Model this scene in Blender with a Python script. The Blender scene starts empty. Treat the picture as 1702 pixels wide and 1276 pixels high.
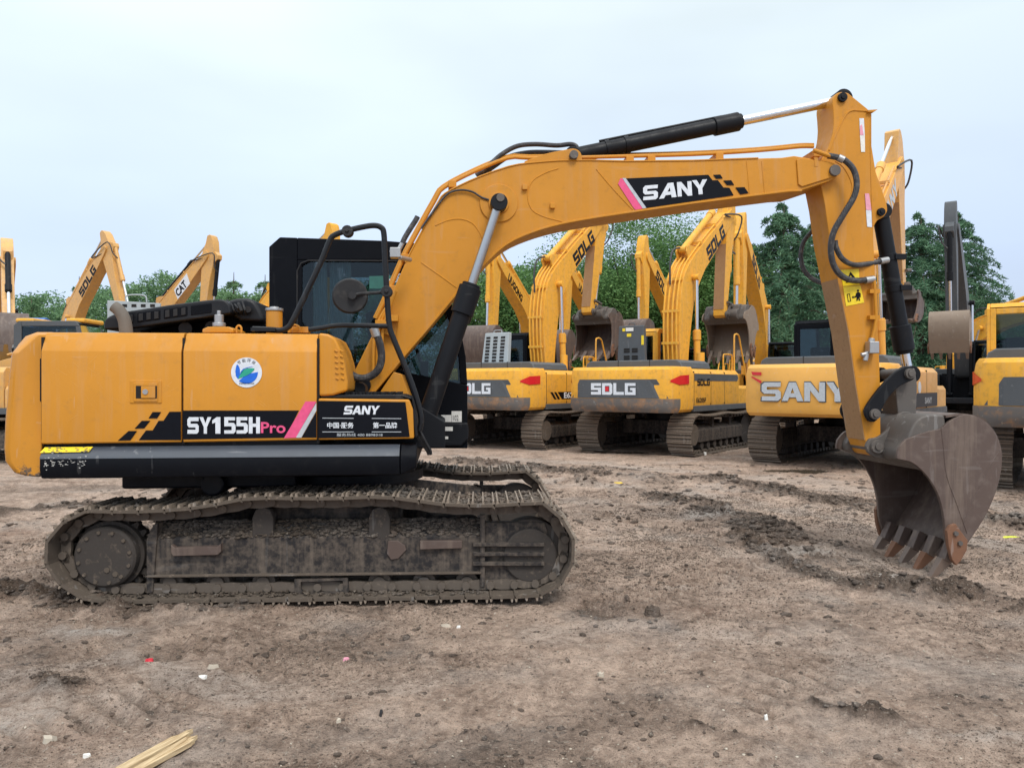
import bpy, bmesh, math, random
import numpy as np
from mathutils import Vector, Matrix
rnd = random.Random(7)
R = math.radians
S = bpy.context.scene
C = S.collection

# ------------------------------------------------------------------ camera
FPX, CX, CY, H = 1270.0, 851.0, 638.0, 1.6
cam = bpy.data.objects.new('camera', bpy.data.cameras.new('camera')); C.objects.link(cam)
cam.location = (0, 0, H); cam.rotation_euler = (R(90), 0, 0)
cam.data.sensor_width = 36; cam.data.lens = 36 * FPX / 1702
cam.data.clip_start = 0.1; cam.data.clip_end = 1000
S.camera = cam

# ------------------------------------------------------------------ light
SUN_EL, SUN_AZ = 52, 158
w = bpy.data.worlds.new('World'); S.world = w; w.use_nodes = True
nt = w.node_tree; nt.nodes.clear()
N = nt.nodes.new
out = N('ShaderNodeOutputWorld'); mixs = N('ShaderNodeMixShader')
sky = N('ShaderNodeTexSky'); sky.sky_type = 'NISHITA'; sky.sun_disc = False
sky.sun_elevation = R(SUN_EL); sky.sun_rotation = R(SUN_AZ); sky.dust_density = 3
bg1 = N('ShaderNodeBackground'); bg1.inputs[1].default_value = 0.1
nt.links.new(sky.outputs[0], bg1.inputs[0])
tc = N('ShaderNodeTexCoord'); sep = N('ShaderNodeSeparateXYZ'); nt.links.new(tc.outputs['Generated'], sep.inputs[0])
rampz = N('ShaderNodeValToRGB')       # overcast veil: brighter overhead, bluer towards the horizon
e = rampz.color_ramp.elements
e[0].position = 0.0; e[0].color = (0.60, 0.70, 0.89, 1)
e[1].position = 0.42; e[1].color = (0.78, 0.885, 0.935, 1)
x = e.new(0.16); x.color = (0.595, 0.71, 0.91, 1)
x = e.new(1.0); x.color = (1.55, 1.6, 1.62, 1)
nt.links.new(sep.outputs[2], rampz.inputs[0])
mp = N('ShaderNodeMapping'); mp.inputs['Scale'].default_value = (1.2, 1.2, 3.5)
nz = N('ShaderNodeTexNoise'); nz.inputs['Scale'].default_value = 1.3; nz.inputs['Detail'].default_value = 4; nz.inputs['Roughness'].default_value = 0.45
nt.links.new(tc.outputs['Generated'], mp.inputs[0]); nt.links.new(mp.outputs[0], nz.inputs[0])
mr = N('ShaderNodeMapRange'); mr.inputs[1].default_value = 0.35; mr.inputs[2].default_value = 0.65; mr.inputs[3].default_value = 0.86; mr.inputs[4].default_value = 1.06
nt.links.new(nz.outputs[0], mr.inputs[0])
# slightly darker cloud towards the right of the photograph (east)
mx = N('ShaderNodeMath'); mx.operation = 'MULTIPLY_ADD'; mx.inputs[1].default_value = -0.14; mx.inputs[2].default_value = 0.0
nt.links.new(sep.outputs[0], mx.inputs[0])
ad = N('ShaderNodeMath'); ad.operation = 'ADD'; nt.links.new(mr.outputs[0], ad.inputs[0]); nt.links.new(mx.outputs[0], ad.inputs[1])
bg2 = N('ShaderNodeBackground'); nt.links.new(rampz.outputs[0], bg2.inputs[0]); nt.links.new(ad.outputs[0], bg2.inputs[1])
mixs.inputs[0].default_value = 0.88
nt.links.new(bg1.outputs[0], mixs.inputs[1]); nt.links.new(bg2.outputs[0], mixs.inputs[2]); nt.links.new(mixs.outputs[0], out.inputs[0])

sl = bpy.data.lights.new('sun', 'SUN'); sl.energy = 1.7; sl.angle = R(18); sl.color = (1, 0.96, 0.9)
so = bpy.data.objects.new('sun', sl); C.objects.link(so)
so.rotation_euler = (R(38), 0, R(22))      # veiled sun behind the camera, a little to the right
S.view_settings.view_transform = 'Standard'; S.view_settings.look = 'None'; S.view_settings.gamma = 1
S.view_settings.exposure = 0.3
S.cycles.max_bounces = 6; S.cycles.transparent_max_bounces = 12

# ------------------------------------------------------------------ materials
MATS = {}
def nodes(name):
    m = bpy.data.materials.new(name); m.use_nodes = True
    nt = m.node_tree; nt.nodes.clear()
    o = nt.nodes.new('ShaderNodeOutputMaterial'); b = nt.nodes.new('ShaderNodeBsdfPrincipled')
    nt.links.new(b.outputs[0], o.inputs[0]); MATS[name] = m
    return m, nt, b
def c4(c): return (c[0], c[1], c[2], 1)
def noise(nt, scale, detail=4, rough=0.55, vec=None, stretch=None, coord='Object'):
    t = nt.nodes.new('ShaderNodeTexCoord'); src = t.outputs[coord]
    if stretch:
        mp = nt.nodes.new('ShaderNodeMapping'); mp.inputs['Scale'].default_value = stretch
        if vec: mp.inputs['Rotation'].default_value = vec
        nt.links.new(src, mp.inputs[0]); src = mp.outputs[0]
    n = nt.nodes.new('ShaderNodeTexNoise'); n.inputs['Scale'].default_value = scale
    n.inputs['Detail'].default_value = detail; n.inputs['Roughness'].default_value = rough
    nt.links.new(src, n.inputs[0]); return n.outputs[0]
def mapr(nt, s, a, b, c=0, d=1):
    m = nt.nodes.new('ShaderNodeMapRange'); nt.links.new(s, m.inputs[0])
    for i, v in enumerate((a, b, c, d)): m.inputs[i + 1].default_value = v
    return m.outputs[0]
def mix(nt, f, a, b):
    m = nt.nodes.new('ShaderNodeMix'); m.data_type = 'RGBA'
    if isinstance(f, (int, float)): m.inputs[0].default_value = f
    else: nt.links.new(f, m.inputs[0])
    for i, v in ((6, a), (7, b)):
        if isinstance(v, tuple): m.inputs[i].default_value = c4(v)
        else: nt.links.new(v, m.inputs[i])
    return m.outputs[2]
def math_(nt, op, a, b):
    m = nt.nodes.new('ShaderNodeMath'); m.operation = op
    for i, v in enumerate((a, b)):
        if isinstance(v, (int, float)): m.inputs[i].default_value = v
        else: nt.links.new(v, m.inputs[i])
    return m.outputs[0]
def bump(nt, b, h, strength=0.3, dist=0.01):
    n = nt.nodes.new('ShaderNodeBump'); n.inputs['Strength'].default_value = strength; n.inputs['Distance'].default_value = dist
    nt.links.new(h, n.inputs['Height']); nt.links.new(n.outputs[0], b.inputs['Normal'])

def paint(name, col, rough=0.38, dirt=(0.16, 0.11, 0.07), amt=0.35, scratch=0.25, scale=2.2, coat=0.25, lower=None, metal=0.0, spec=0.5, dlo=0.56, streak=0.0):
    """machine paint: broad tone drift, dust film, rubbed scratches; lower=(z0,z1,colour) adds mud splash low down"""
    m, nt, b = nodes(name)
    n1 = noise(nt, scale, 6, 0.6)
    tone = mix(nt, mapr(nt, n1, 0.3, 0.7), tuple(c * 0.93 for c in col), tuple(min(1, c * 1.05) for c in col))
    n2 = noise(nt, scale * 4.5, 8, 0.7)
    c = mix(nt, mapr(nt, n2, dlo, dlo + 0.24, 0, amt), tone, dirt)
    n3 = noise(nt, 14, 3, 0.5, vec=(0.3, 0.7, 0.2), stretch=(1, 1, 0.12))
    s = mapr(nt, n3, 0.665, 0.685, 0, scratch)
    c = mix(nt, s, c, tuple(min(0.85, x * 0.6 + 0.22) for x in col))
    n4 = noise(nt, 11, 3, 0.5, vec=(1.1, 0.2, 0.9), stretch=(0.1, 1, 1.2))
    s = mapr(nt, n4, 0.675, 0.69, 0, scratch)
    c = mix(nt, s, c, tuple(min(0.85, x * 0.6 + 0.22) for x in col))
    if streak:       # rain-run dust streaks down upright faces
        n8 = noise(nt, 9, 5, 0.65, stretch=(1, 1, 0.07))
        c = mix(nt, mapr(nt, n8, 0.5, 0.75, 0, streak), c, tuple(x * 0.45 + d * 0.6 + 0.05 for x, d in zip(col, (.30, .22, .15))))
    if lower:
        z0, z1, lc = lower
        t = nt.nodes.new('ShaderNodeTexCoord'); sp = nt.nodes.new('ShaderNodeSeparateXYZ'); nt.links.new(t.outputs['Object'], sp.inputs[0])
        g = mapr(nt, sp.outputs[2], z0, z1, 0.75, 0)
        g = math_(nt, 'ADD', g, mapr(nt, noise(nt, 16, 8, 0.75), 0.3, 0.7, -0.35, 0.35))
        c = mix(nt, mapr(nt, g, 0.35, 0.5), c, lc)
    nt.links.new(c, b.inputs['Base Color'])
    nt.links.new(mapr(nt, n2, 0.3, 0.8, rough, min(1, rough + 0.35)), b.inputs['Roughness'])
    b.inputs['Specular IOR Level'].default_value = spec; b.inputs['Coat Weight'].default_value = coat; b.inputs['Coat Roughness'].default_value = 0.18
    b.inputs['Metallic'].default_value = metal
    bump(nt, b, n2, 0.08, 0.004)
    return m
YEL = (0.56, 0.232, 0.012)
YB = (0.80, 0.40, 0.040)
paint('paint_main', YEL, streak=.4, rough=.42, coat=.1, spec=.4, amt=0.3, scratch=0.22, lower=(0.86, 1.12, (0.085, 0.065, 0.05)))
paint('paint_arm', YEL, streak=.35, rough=.45, coat=.08, spec=.4, amt=0.35, scratch=0.12)
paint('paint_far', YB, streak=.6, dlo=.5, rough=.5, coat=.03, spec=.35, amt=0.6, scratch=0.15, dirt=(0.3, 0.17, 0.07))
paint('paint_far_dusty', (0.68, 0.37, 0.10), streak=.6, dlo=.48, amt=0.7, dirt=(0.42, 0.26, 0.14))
paint('paint_orange', (0.78, 0.40, 0.075), amt=0.4, dirt=(0.4, 0.22, 0.12))
paint('worn_face', (0.34, 0.19, 0.085), rough=0.6, amt=0.9, dirt=(0.12, 0.085, 0.06), scale=6, coat=0)
paint('black_paint', (0.006, 0.007, 0.010), rough=0.4, amt=0.2, scratch=0.06, dirt=(0.06, 0.052, 0.045), coat=0.02, spec=0.22)
paint('skirt_black', (0.005, 0.006, 0.009), rough=0.4, amt=0.15, scratch=0.12, dirt=(0.07, 0.062, 0.055), coat=0.0, spec=0.12)
paint('skirt_sheen', (0.055, 0.066, 0.085), rough=0.35, amt=0.3, scratch=0.3, dirt=(0.12, 0.11, 0.1), coat=0.3)  # black skirt paint with the sky's reflection put into its colour
paint('cab_black', (0.004, 0.005, 0.008), rough=0.5, amt=0.1, scratch=0.02, coat=0.0, dirt=(0.02, 0.02, 0.022), spec=0.1)
paint('grey_paint', (0.075, 0.083, 0.092), rough=0.5, amt=0.4, scratch=0.2, dirt=(0.2, 0.17, 0.14), coat=0.1)
paint('grey_light', (0.36, 0.40, 0.42), rough=0.5, amt=0.5, scratch=0.2, dirt=(0.2, 0.16, 0.12), coat=0)
paint('rusty_band', (0.13, 0.118, 0.11), rough=0.6, amt=1.0, scratch=0.5, dirt=(0.36, 0.19, 0.09), coat=0, scale=1.0, dlo=.47)
paint('black_plastic', (0.005, 0.006, 0.009), rough=0.34, spec=.35, amt=0.12, scratch=0.05, coat=0.05, dirt=(0.1, 0.1, 0.1))
paint('rubber', (0.011, 0.011, 0.013), rough=0.55, amt=0.5, scratch=0.1, coat=0, dirt=(0.12, 0.11, 0.1))
paint('track_steel', (0.10, 0.078, 0.06), rough=0.75, amt=1.0, scratch=0.35, dirt=(0.33, 0.26, 0.2), coat=0, scale=5)
paint('worn_rib', (0.25, 0.20, 0.155), rough=0.5, amt=1.0, scratch=0.5, dirt=(0.12, 0.095, 0.075), coat=0, scale=8, dlo=.5)
paint('link_steel', (0.11, 0.088, 0.07), rough=0.6, amt=1.0, scratch=0.4, dirt=(0.24, 0.19, 0.145), coat=0, scale=6)
paint('track_dark', (0.046, 0.038, 0.033), rough=0.7, amt=1.0, scratch=0.2, dirt=(0.19, 0.148, 0.112), coat=0, scale=4)
paint('frame_muddy', (0.022, 0.020, 0.021), rough=0.6, amt=0.75, streak=.55, scratch=0.1, dirt=(0.15, 0.12, 0.096), coat=0, scale=4, spec=0.3, dlo=0.42)
paint('rust_steel', (0.098, 0.068, 0.057), rough=0.42, amt=0.6, streak=.5, scratch=0.16, dirt=(0.19, 0.15, 0.13), coat=0, scale=1.7, dlo=0.5)
paint('rust_orange', (0.19, 0.09, 0.05), rough=0.6, amt=0.8, scratch=0.4, dirt=(0.13, 0.08, 0.06), coat=0, scale=4)
paint('tan_steel', (0.24, 0.185, 0.14), rough=0.6, amt=0.9, scratch=0.3, dirt=(0.15, 0.11, 0.09), coat=0, scale=1.4)
paint('grease_steel', (0.105, 0.092, 0.083), rough=0.5, amt=0.9, scratch=0.4, dirt=(0.24, 0.21, 0.18), coat=0, scale=3)
paint('pipe_grey', (0.15, 0.13, 0.11), rough=0.7, amt=0.9, scratch=0.2, dirt=(0.1, 0.08, 0.06), coat=0, scale=6)
def plain(name, col, rough=0.5, metal=0.0, spec=0.5):
    vr_ = .95 if metal else .85
    m, nt, b = nodes(name)
    n = noise(nt, 30, 4)
    nt.links.new(mix(nt, mapr(nt, n, 0.3, 0.7), tuple(c * vr_ for c in col), tuple(min(1, c * 1.04) for c in col)), b.inputs['Base Color'])
    b.inputs['Roughness'].default_value = rough; b.inputs['Metallic'].default_value = metal; b.inputs['Specular IOR Level'].default_value = spec
    return m
plain('chrome', (0.75, 0.76, 0.78), 0.16, 1.0)
plain('rod_grey', (0.42, 0.43, 0.45), 0.3, 1.0)
plain('steel', (0.45, 0.45, 0.45), 0.4, 0.8)
plain('decal_black', (0.004, 0.005, 0.009), 0.4, 0, .15)
plain('decal_white', (0.72, 0.76, 0.82), 0.4)
plain('decal_silver', (0.50, 0.54, 0.58), 0.35)
plain('decal_pink', (0.80, 0.09, 0.24), 0.4)
plain('decal_pale_pink', (0.80, 0.35, 0.45), 0.5)
plain('decal_yellow', (0.90, 0.66, 0.02), 0.4)
plain('decal_blue', (0.01, 0.14, 0.68), 0.35)
plain('decal_green', (0.02, 0.36, 0.24), 0.35)
plain('sticker_green', (0.03, 0.14, 0.115), 0.35)
plain('lamp_red', (0.65, 0.02, 0.03), 0.2)
plain('scratch', (0.72, 0.42, 0.13), 0.6)
plain('seam', (0.008, 0.006, 0.005), 0.8)
plain('paper', (0.78, 0.77, 0.73), 0.8)
plain('tooth_steel', (0.17, 0.125, 0.10), 0.5, 0.2)
plain('stone_pale', (0.48, 0.42, 0.34), 0.9)
plain('red_plastic', (0.6, 0.03, 0.05), 0.5)
plain('yellow_tape', (0.75, 0.8, 0.05), 0.5)
plain('curtain', (0.75, 0.8, 0.83), 0.9)
plain('blue_roof', (0.05, 0.16, 0.45), 0.5)
plain('white_wall', (0.5, 0.5, 0.5), 0.8)
plain('concrete', (0.33, 0.32, 0.30), 0.9)
plain('bark', (0.09, 0.07, 0.05), 0.9)

m, nt, b = nodes('glass')       # tinted cab glass: reflects, and lets the cab's inside be seen darkly
nt.nodes.remove(b); o = [n for n in nt.nodes if n.type == 'OUTPUT_MATERIAL'][0]
tr = nt.nodes.new('ShaderNodeBsdfTransparent'); tr.inputs[0].default_value = (0.47, 0.56, 0.58, 1)
gl = nt.nodes.new('ShaderNodeBsdfGlossy'); gl.inputs['Roughness'].default_value = 0.04; gl.inputs[0].default_value = (0.8, 0.9, 0.95, 1)
fr = nt.nodes.new('ShaderNodeFresnel'); fr.inputs[0].default_value = 1.5
sc = mapr(nt, fr.outputs[0], 0.0, 1.0, 0.0, 0.9)
sm = mapr(nt, noise(nt, 7, 7, 0.7), 0.6, 0.75, 0, 0.12)
ms = nt.nodes.new('ShaderNodeMixShader'); nt.links.new(math_(nt, 'ADD', sc, sm), ms.inputs[0])
nt.links.new(tr.outputs[0], ms.inputs[1]); nt.links.new(gl.outputs[0], ms.inputs[2]); nt.links.new(ms.outputs[0], o.inputs[0])

m, nt, b = nodes('hose')        # hydraulic hose with fine spiral ribs
nt.links.new(mix(nt, mapr(nt, noise(nt, 20, 5, 0.7), 0.5, 0.75), (0.03, 0.03, 0.034), (0.14, 0.13, 0.12)), b.inputs['Base Color'])
b.inputs['Roughness'].default_value = 0.5
wv = nt.nodes.new('ShaderNodeTexWave'); wv.inputs['Scale'].default_value = 25; wv.inputs['Distortion'].default_value = 1
t = nt.nodes.new('ShaderNodeTexCoord'); nt.links.new(t.outputs['Object'], wv.inputs[0]); bump(nt, b, wv.outputs[0], 0.4, 0.004)

m, nt, b = nodes('wood')
n = noise(nt, 9, 8, 0.65, stretch=(1, 14, 8))
nt.links.new(mix(nt, mapr(nt, n, 0.35, 0.65), (0.33, 0.22, 0.11), (0.66, 0.52, 0.32)), b.inputs['Base Color']); b.inputs['Roughness'].default_value = 0.85
bump(nt, b, n, 0.6, 0.006)

m, nt, b = nodes('puddle_water')
b.inputs['Base Color'].default_value = (0.11, 0.085, 0.06, 1); b.inputs['Roughness'].default_value = 0.07
bump(nt, b, noise(nt, 5, 2), 0.05, 0.01)

def mud(name, attr=True, light=(0.68, 0.505, 0.395), dark=(0.18, 0.120, 0.086)):
    m, nt, b = nodes(name)
    n1 = noise(nt, 0.35, 6, 0.6); n2 = noise(nt, 2.6, 8, 0.7); n3 = noise(nt, 16, 8, 0.75); n4 = noise(nt, 90, 3, 0.6)
    f = math_(nt, 'ADD', math_(nt, 'MULTIPLY', mapr(nt, n1, 0.3, 0.7), 0.22), math_(nt, 'MULTIPLY', mapr(nt, n2, 0.3, 0.7), 0.36))
    f = math_(nt, 'ADD', f, math_(nt, 'MULTIPLY', mapr(nt, n3, 0.3, 0.7), 0.42))
    c = mix(nt, mapr(nt, f, 0.26, 0.68), dark, light)
    c = mix(nt, mapr(nt, noise(nt, 1.1, 5, 0.6), 0.5, 0.72, 0, 0.45), c, (0.50, 0.46, 0.425))       # dried grey crust
    c = mix(nt, mapr(nt, noise(nt, 0.8, 4, 0.6, stretch=(1, 1.3, 1)), 0.58, 0.72, 0, 0.35), c, (0.36, 0.215, 0.15))   # redder earth
    if attr:
        a = nt.nodes.new('ShaderNodeAttribute'); a.attribute_name = 'churn'
        c = mix(nt, math_(nt, 'MULTIPLY', a.outputs['Fac'], 0.92), c, mix(nt, mapr(nt, n3, 0.35, 0.65), (0.038, 0.026, 0.019), (0.18, 0.127, 0.094)))
        a2 = nt.nodes.new('ShaderNodeAttribute'); a2.attribute_name = 'pale'
        pf = math_(nt, 'MULTIPLY', a2.outputs['Fac'], mapr(nt, n3, 0.4, 0.6, 0.25, 1))
        c = mix(nt, pf, c, (0.60, 0.545, 0.495))
    n5 = noise(nt, 48, 5, 0.7); n6 = noise(nt, 33, 4, 0.65, stretch=(1, 1.7, 1))
    n7 = noise(nt, 120, 4, 0.7)
    c = mix(nt, mapr(nt, n7, 0.52, 0.66, 0, 0.55), c, (0.07, 0.052, 0.042))
    c = mix(nt, mapr(nt, n5, 0.58, 0.66, 0, 0.6), c, (0.62, 0.54, 0.45))
    c = mix(nt, mapr(nt, n6, 0.605, 0.68, 0, 0.75), c, (0.055, 0.041, 0.033))
    nt.links.new(c, b.inputs['Base Color'])
    nt.links.new(mapr(nt, n2, 0.3, 0.7, 0.95, 0.6), b.inputs['Roughness'])
    b.inputs['Specular IOR Level'].default_value = 0.3
    h = math_(nt, 'ADD', math_(nt, 'MULTIPLY', n3, 1.0), math_(nt, 'MULTIPLY', n4, 0.4))
    h = math_(nt, 'ADD', h, math_(nt, 'MULTIPLY', noise(nt, 40, 5, 0.7), 0.6))
    bump(nt, b, h, 1.0, 0.05)
    return m
mud('mud'); mud('mud_clod', False, (0.25, 0.19, 0.15), (0.075, 0.055, 0.043))
mud('mud_dry', False, (0.34, 0.26, 0.2), (0.12, 0.088, 0.067))
mud('mud_caked', False, (0.22, 0.172, 0.132), (0.045, 0.035, 0.029))

def leaf(name, c0, c1, c2):
    m, nt, b = nodes(name)
    g = nt.nodes.new('ShaderNodeAttribute'); g.attribute_name = 'tone'
    c = mix(nt, mapr(nt, noise(nt, 0.5, 4, 0.6), 0.35, 0.65), c0, c1)
    c = mix(nt, mapr(nt, g.outputs['Fac'], 0.55, 1.0, 0, 0.8), c, c2)
    nt.links.new(c, b.inputs['Base Color']); b.inputs['Roughness'].default_value = 0.6; b.inputs['Specular IOR Level'].default_value = 0.15
    b.inputs['Subsurface Weight'].default_value = 0
    tl = nt.nodes.new('ShaderNodeBsdfTranslucent'); nt.links.new(c, tl.inputs[0])
    ms = nt.nodes.new('ShaderNodeMixShader'); ms.inputs[0].default_value = 0.25
    o = [n for n in nt.nodes if n.type == 'OUTPUT_MATERIAL'][0]
    nt.links.new(b.outputs[0], ms.inputs[1]); nt.links.new(tl.outputs[0], ms.inputs[2]); nt.links.new(ms.outputs[0], o.inputs[0])
leaf('leaf_broad', (0.075, 0.16, 0.055), (0.125, 0.25, 0.08), (0.22, 0.38, 0.13))
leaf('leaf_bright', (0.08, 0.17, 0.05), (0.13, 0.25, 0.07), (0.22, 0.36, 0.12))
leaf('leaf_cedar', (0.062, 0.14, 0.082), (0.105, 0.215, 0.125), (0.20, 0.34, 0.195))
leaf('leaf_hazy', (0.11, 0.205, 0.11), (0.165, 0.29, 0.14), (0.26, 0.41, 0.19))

# ------------------------------------------------------------------ mesh helpers
def catmull(pts, n=6, closed=False):
    pts = [Vector(p) for p in pts]; out = []; L = len(pts)
    rng = range(L) if closed else range(L - 1)
    for i in rng:
        g = (lambda k: pts[k % L]) if closed else (lambda k: pts[min(max(k, 0), L - 1)])
        p0, p1, p2, p3 = g(i - 1), g(i), g(i + 1), g(i + 2)
        for j in range(n):
            t = j / n
            out.append(0.5 * ((2 * p1) + (p2 - p0) * t + (2 * p0 - 5 * p1 + 4 * p2 - p3) * t * t + (3 * p1 - p0 - 3 * p2 + p3) * t ** 3))
    if not closed: out.append(pts[-1])
    return out
SPLIT = {'grip_stud', 'door_seam', 'rail_clamp', 'weld_seam', 'pivot_pin', 'bolt', 'mounting_lug', 'pipe_clamp', 'hose_fitting', 'drive_bolt', 'pin', 'vent_rib', 'grille_slot', 'link_pin', 'engine_fan_guard', 'cylinder_band', 'strap', 'side_cutter'}
class MB:
    def __init__(s): s.v = []; s.f = []; s.m = []
    def add(s, vs, fs, mi=0):
        o = len(s.v); s.v += [tuple(p) for p in vs]; s.f += [tuple(i + o for i in f) for f in fs]; s.m += [mi] * len(fs); return s
    def box(s, x0, x1, y0, y1, z0, z1, mi=0):
        return s.prism([(x0, z0), (x1, z0), (x1, z1), (x0, z1)], y0, y1, 'y', mi)
    def prism(s, pts, a, b, axis='y', mi=0, pts2=None):
        """closed outline swept from a to b along an axis; y: (x,z) outline, x: (y,z), z: (x,y)"""
        q = pts2 or pts
        def P(p, t): return (p[0], t, p[1]) if axis == 'y' else (t, p[0], p[1]) if axis == 'x' else (p[0], p[1], t)
        n = len(pts); vs = [P(p, a) for p in pts] + [P(p, b) for p in q]
        fs = [tuple(range(n)), tuple(range(2 * n - 1, n - 1, -1))] + [(i, (i + 1) % n, n + (i + 1) % n, n + i) for i in range(n)]
        return s.add(vs, fs, mi)
    def hexa(s, lo, hi, mi=0):
        return s.add(list(lo) + list(hi), [(0, 1, 2, 3), (7, 6, 5, 4), (0, 4, 5, 1), (1, 5, 6, 2), (2, 6, 7, 3), (3, 7, 4, 0)], mi)
    def tube(s, path, r, n=8, closed=False, mi=0):
        path = [Vector(p) for p in path]; L = len(path); rings = []; up = None
        for i, p in enumerate(path):
            a = path[(i - 1) % L] if (closed or i > 0) else p; b = path[(i + 1) % L] if (closed or i < L - 1) else p
            t = (b - a).normalized()
            if up is None:
                up = Vector((0, 1, 0)) if abs(t.y) < 0.9 else Vector((1, 0, 0))
            sd = t.cross(up).normalized(); up = sd.cross(t).normalized()
            rr = r[i] if isinstance(r, (list, tuple)) else r
            rings.append([p + (sd * math.cos(k * 2 * math.pi / n) + up * math.sin(k * 2 * math.pi / n)) * rr for k in range(n)])
        vs = [v for rg in rings for v in rg]; fs = []
        for i in range(L if closed else L - 1):
            j = (i + 1) % L
            for k in range(n): fs.append((i * n + k, i * n + (k + 1) % n, j * n + (k + 1) % n, j * n + k))
        if not closed: fs += [tuple(range(n - 1, -1, -1)), tuple(range((L - 1) * n, L * n))]
        return s.add(vs, fs, mi)
    def cyl(s, p0, p1, r, n=24, r2=None, mi=0):
        return s.tube([p0, p1], [r, r if r2 is None else r2], n, mi=mi)
    def pieces(s):
        """groups of faces that touch or whose boxes overlap, each returned as a builder of its own"""
        par = list(range(len(s.v)))
        def fd(a):
            while par[a] != a: par[a] = par[par[a]]; a = par[a]
            return a
        for f in s.f:
            for q in f[1:]: par[fd(q)] = fd(f[0])
        comp = {}
        for i, f in enumerate(s.f): comp.setdefault(fd(f[0]), []).append(i)
        gs = [[fs, [min(s.v[i][k] for f in fs for i in s.f[f]) for k in range(3)], [max(s.v[i][k] for f in fs for i in s.f[f]) for k in range(3)]] for fs in comp.values()]
        merged = True
        while merged:
            merged = False
            for i in range(len(gs)):
                for j in range(i + 1, len(gs)):
                    if all(gs[i][1][k] <= gs[j][2][k] + .002 and gs[j][1][k] <= gs[i][2][k] + .002 for k in range(3)):
                        gs[i] = [gs[i][0] + gs[j][0], [min(a, b) for a, b in zip(gs[i][1], gs[j][1])], [max(a, b) for a, b in zip(gs[i][2], gs[j][2])]]
                        del gs[j]; merged = True; break
                if merged: break
        out = []
        for fs, lo, hi in gs:
            m = MB(); mp_ = {}
            for f in fs:
                m.f.append(tuple(mp_.setdefault(i, len(mp_)) for i in s.f[f])); m.m.append(s.m[f])
            m.v = [s.v[i] for i in mp_]; out.append(m)
        return out
    def build(s, name, mat, parent=None, bevel=0, seg=2, smooth=True, ang=32, split=True):
        if split and name in SPLIT:
            return [m.build(name, mat, parent, bevel, seg, smooth, ang, False) for m in s.pieces()][0]
        me = bpy.data.meshes.new(name); me.from_pydata(s.v, [], s.f)
        mats = mat if isinstance(mat, (list, tuple)) else [mat]
        for m in mats: me.materials.append(MATS[m])
        if any(s.m): me.polygons.foreach_set('material_index', s.m)
        bm = bmesh.new(); bm.from_mesh(me); bmesh.ops.recalc_face_normals(bm, faces=bm.faces); bm.to_mesh(me); bm.free()
        if smooth:
            me.polygons.foreach_set('use_smooth', [True] * len(me.polygons))
            me.set_sharp_from_angle(angle=R(ang))
        o = bpy.data.objects.new(name, me); C.objects.link(o); o.parent = parent
        if bevel:
            b = o.modifiers.new('bevel', 'BEVEL'); b.width = bevel; b.segments = seg; b.limit_method = 'ANGLE'; b.angle_limit = R(40); b.harden_normals = True
        return o
def thing(name, label, cat, loc=(0, 0, 0), rz=0, group=None):
    o = bpy.data.objects.new(name, None); C.objects.link(o); o.location = loc; o.rotation_euler = (0, 0, rz)
    o['label'] = label; o['category'] = cat
    if group: o['group'] = group
    return o
def tag(o, label=None, cat=None, group=None, kind=None):
    for k, v in (('label', label), ('category', cat), ('group', group), ('kind', kind)):
        if v: o[k] = v
    return o
def disc(cx, cz, r, n=32, a0=0, a1=2 * math.pi):
    return [(cx + r * math.cos(a0 + (a1 - a0) * k / n), cz + r * math.sin(a0 + (a1 - a0) * k / n)) for k in range(n)]

# lettering ---------------------------------------------------------------
LET = {
 '1': [[(.30, 0), (.30, .68), (.02, .60), (.02, .80), (.42, 1), (.74, 1), (.74, 0)]],
 '5': [[(0, 0), (.82, 0), (1, .12), (1, .52), (.82, .65), (.34, .65), (.34, .8), (.95, .8), (.95, 1), (0, 1), (0, .44), (.62, .44), (.66, .41), (.66, .23), (.62, .2), (0, .2)]],
 'H': [[(0, 0), (.34, 0), (.34, .4), (.66, .4), (.66, 0), (1, 0), (1, 1), (.66, 1), (.66, .6), (.34, .6), (.34, 1), (0, 1)]],
 'S': [[(0, 0), (.85, 0), (1, .13), (1, .47), (.86, .6), (.3, .6), (.27, .63), (.27, .73), (.3, .76), (.98, .76), (1, 1), (.15, 1), (0, .86), (0, .52), (.14, .38), (.7, .38), (.73, .35), (.73, .27), (.7, .24), (.02, .24)]],
 'A': [[(-.04, 0), (.26, 0), (.33, .2), (.5, .2), (.5, .42), (.41, .42), (.5, .7), (.5, 1), (.33, 1)], [(1.04, 0), (.74, 0), (.67, .2), (.5, .2), (.5, .42), (.59, .42), (.5, .7), (.5, 1), (.67, 1)]],
 'N': [[(0, 0), (0, 1), (.3, 1), (.72, .42), (.72, 1), (1, 1), (1, 0), (.7, 0), (.28, .58), (.28, 0)]],
 'Y': [[(.36, 0), (.36, .4), (-.03, 1), (.3, 1), (.5, .63), (.7, 1), (1.03, 1), (.64, .4), (.64, 0)]],
 's': [[(0, 0), (1, 0), (1, .62), (.3, .62), (.3, .75), (1, .75), (1, 1), (0, 1), (0, .4), (.7, .4), (.7, .25), (0, .25)]],
 'D': [[(0, .5), (.28, .5), (.28, .76), (.72, .76), (.72, .5), (1, .5), (1, .85), (.85, 1), (0, 1)], [(0, .5), (.28, .5), (.28, .24), (.72, .24), (.72, .5), (1, .5), (1, .15), (.85, 0), (0, 0)]],
 'L': [[(0, 0), (1, 0), (1, .25), (.28, .25), (.28, 1), (0, 1)]],
 'G': [[(0, 0), (1, 0), (1, .6), (.5, .6), (.5, .38), (.72, .38), (.72, .24), (.28, .24), (.28, .76), (1, .76), (1, 1), (0, 1)]],
}
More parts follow.
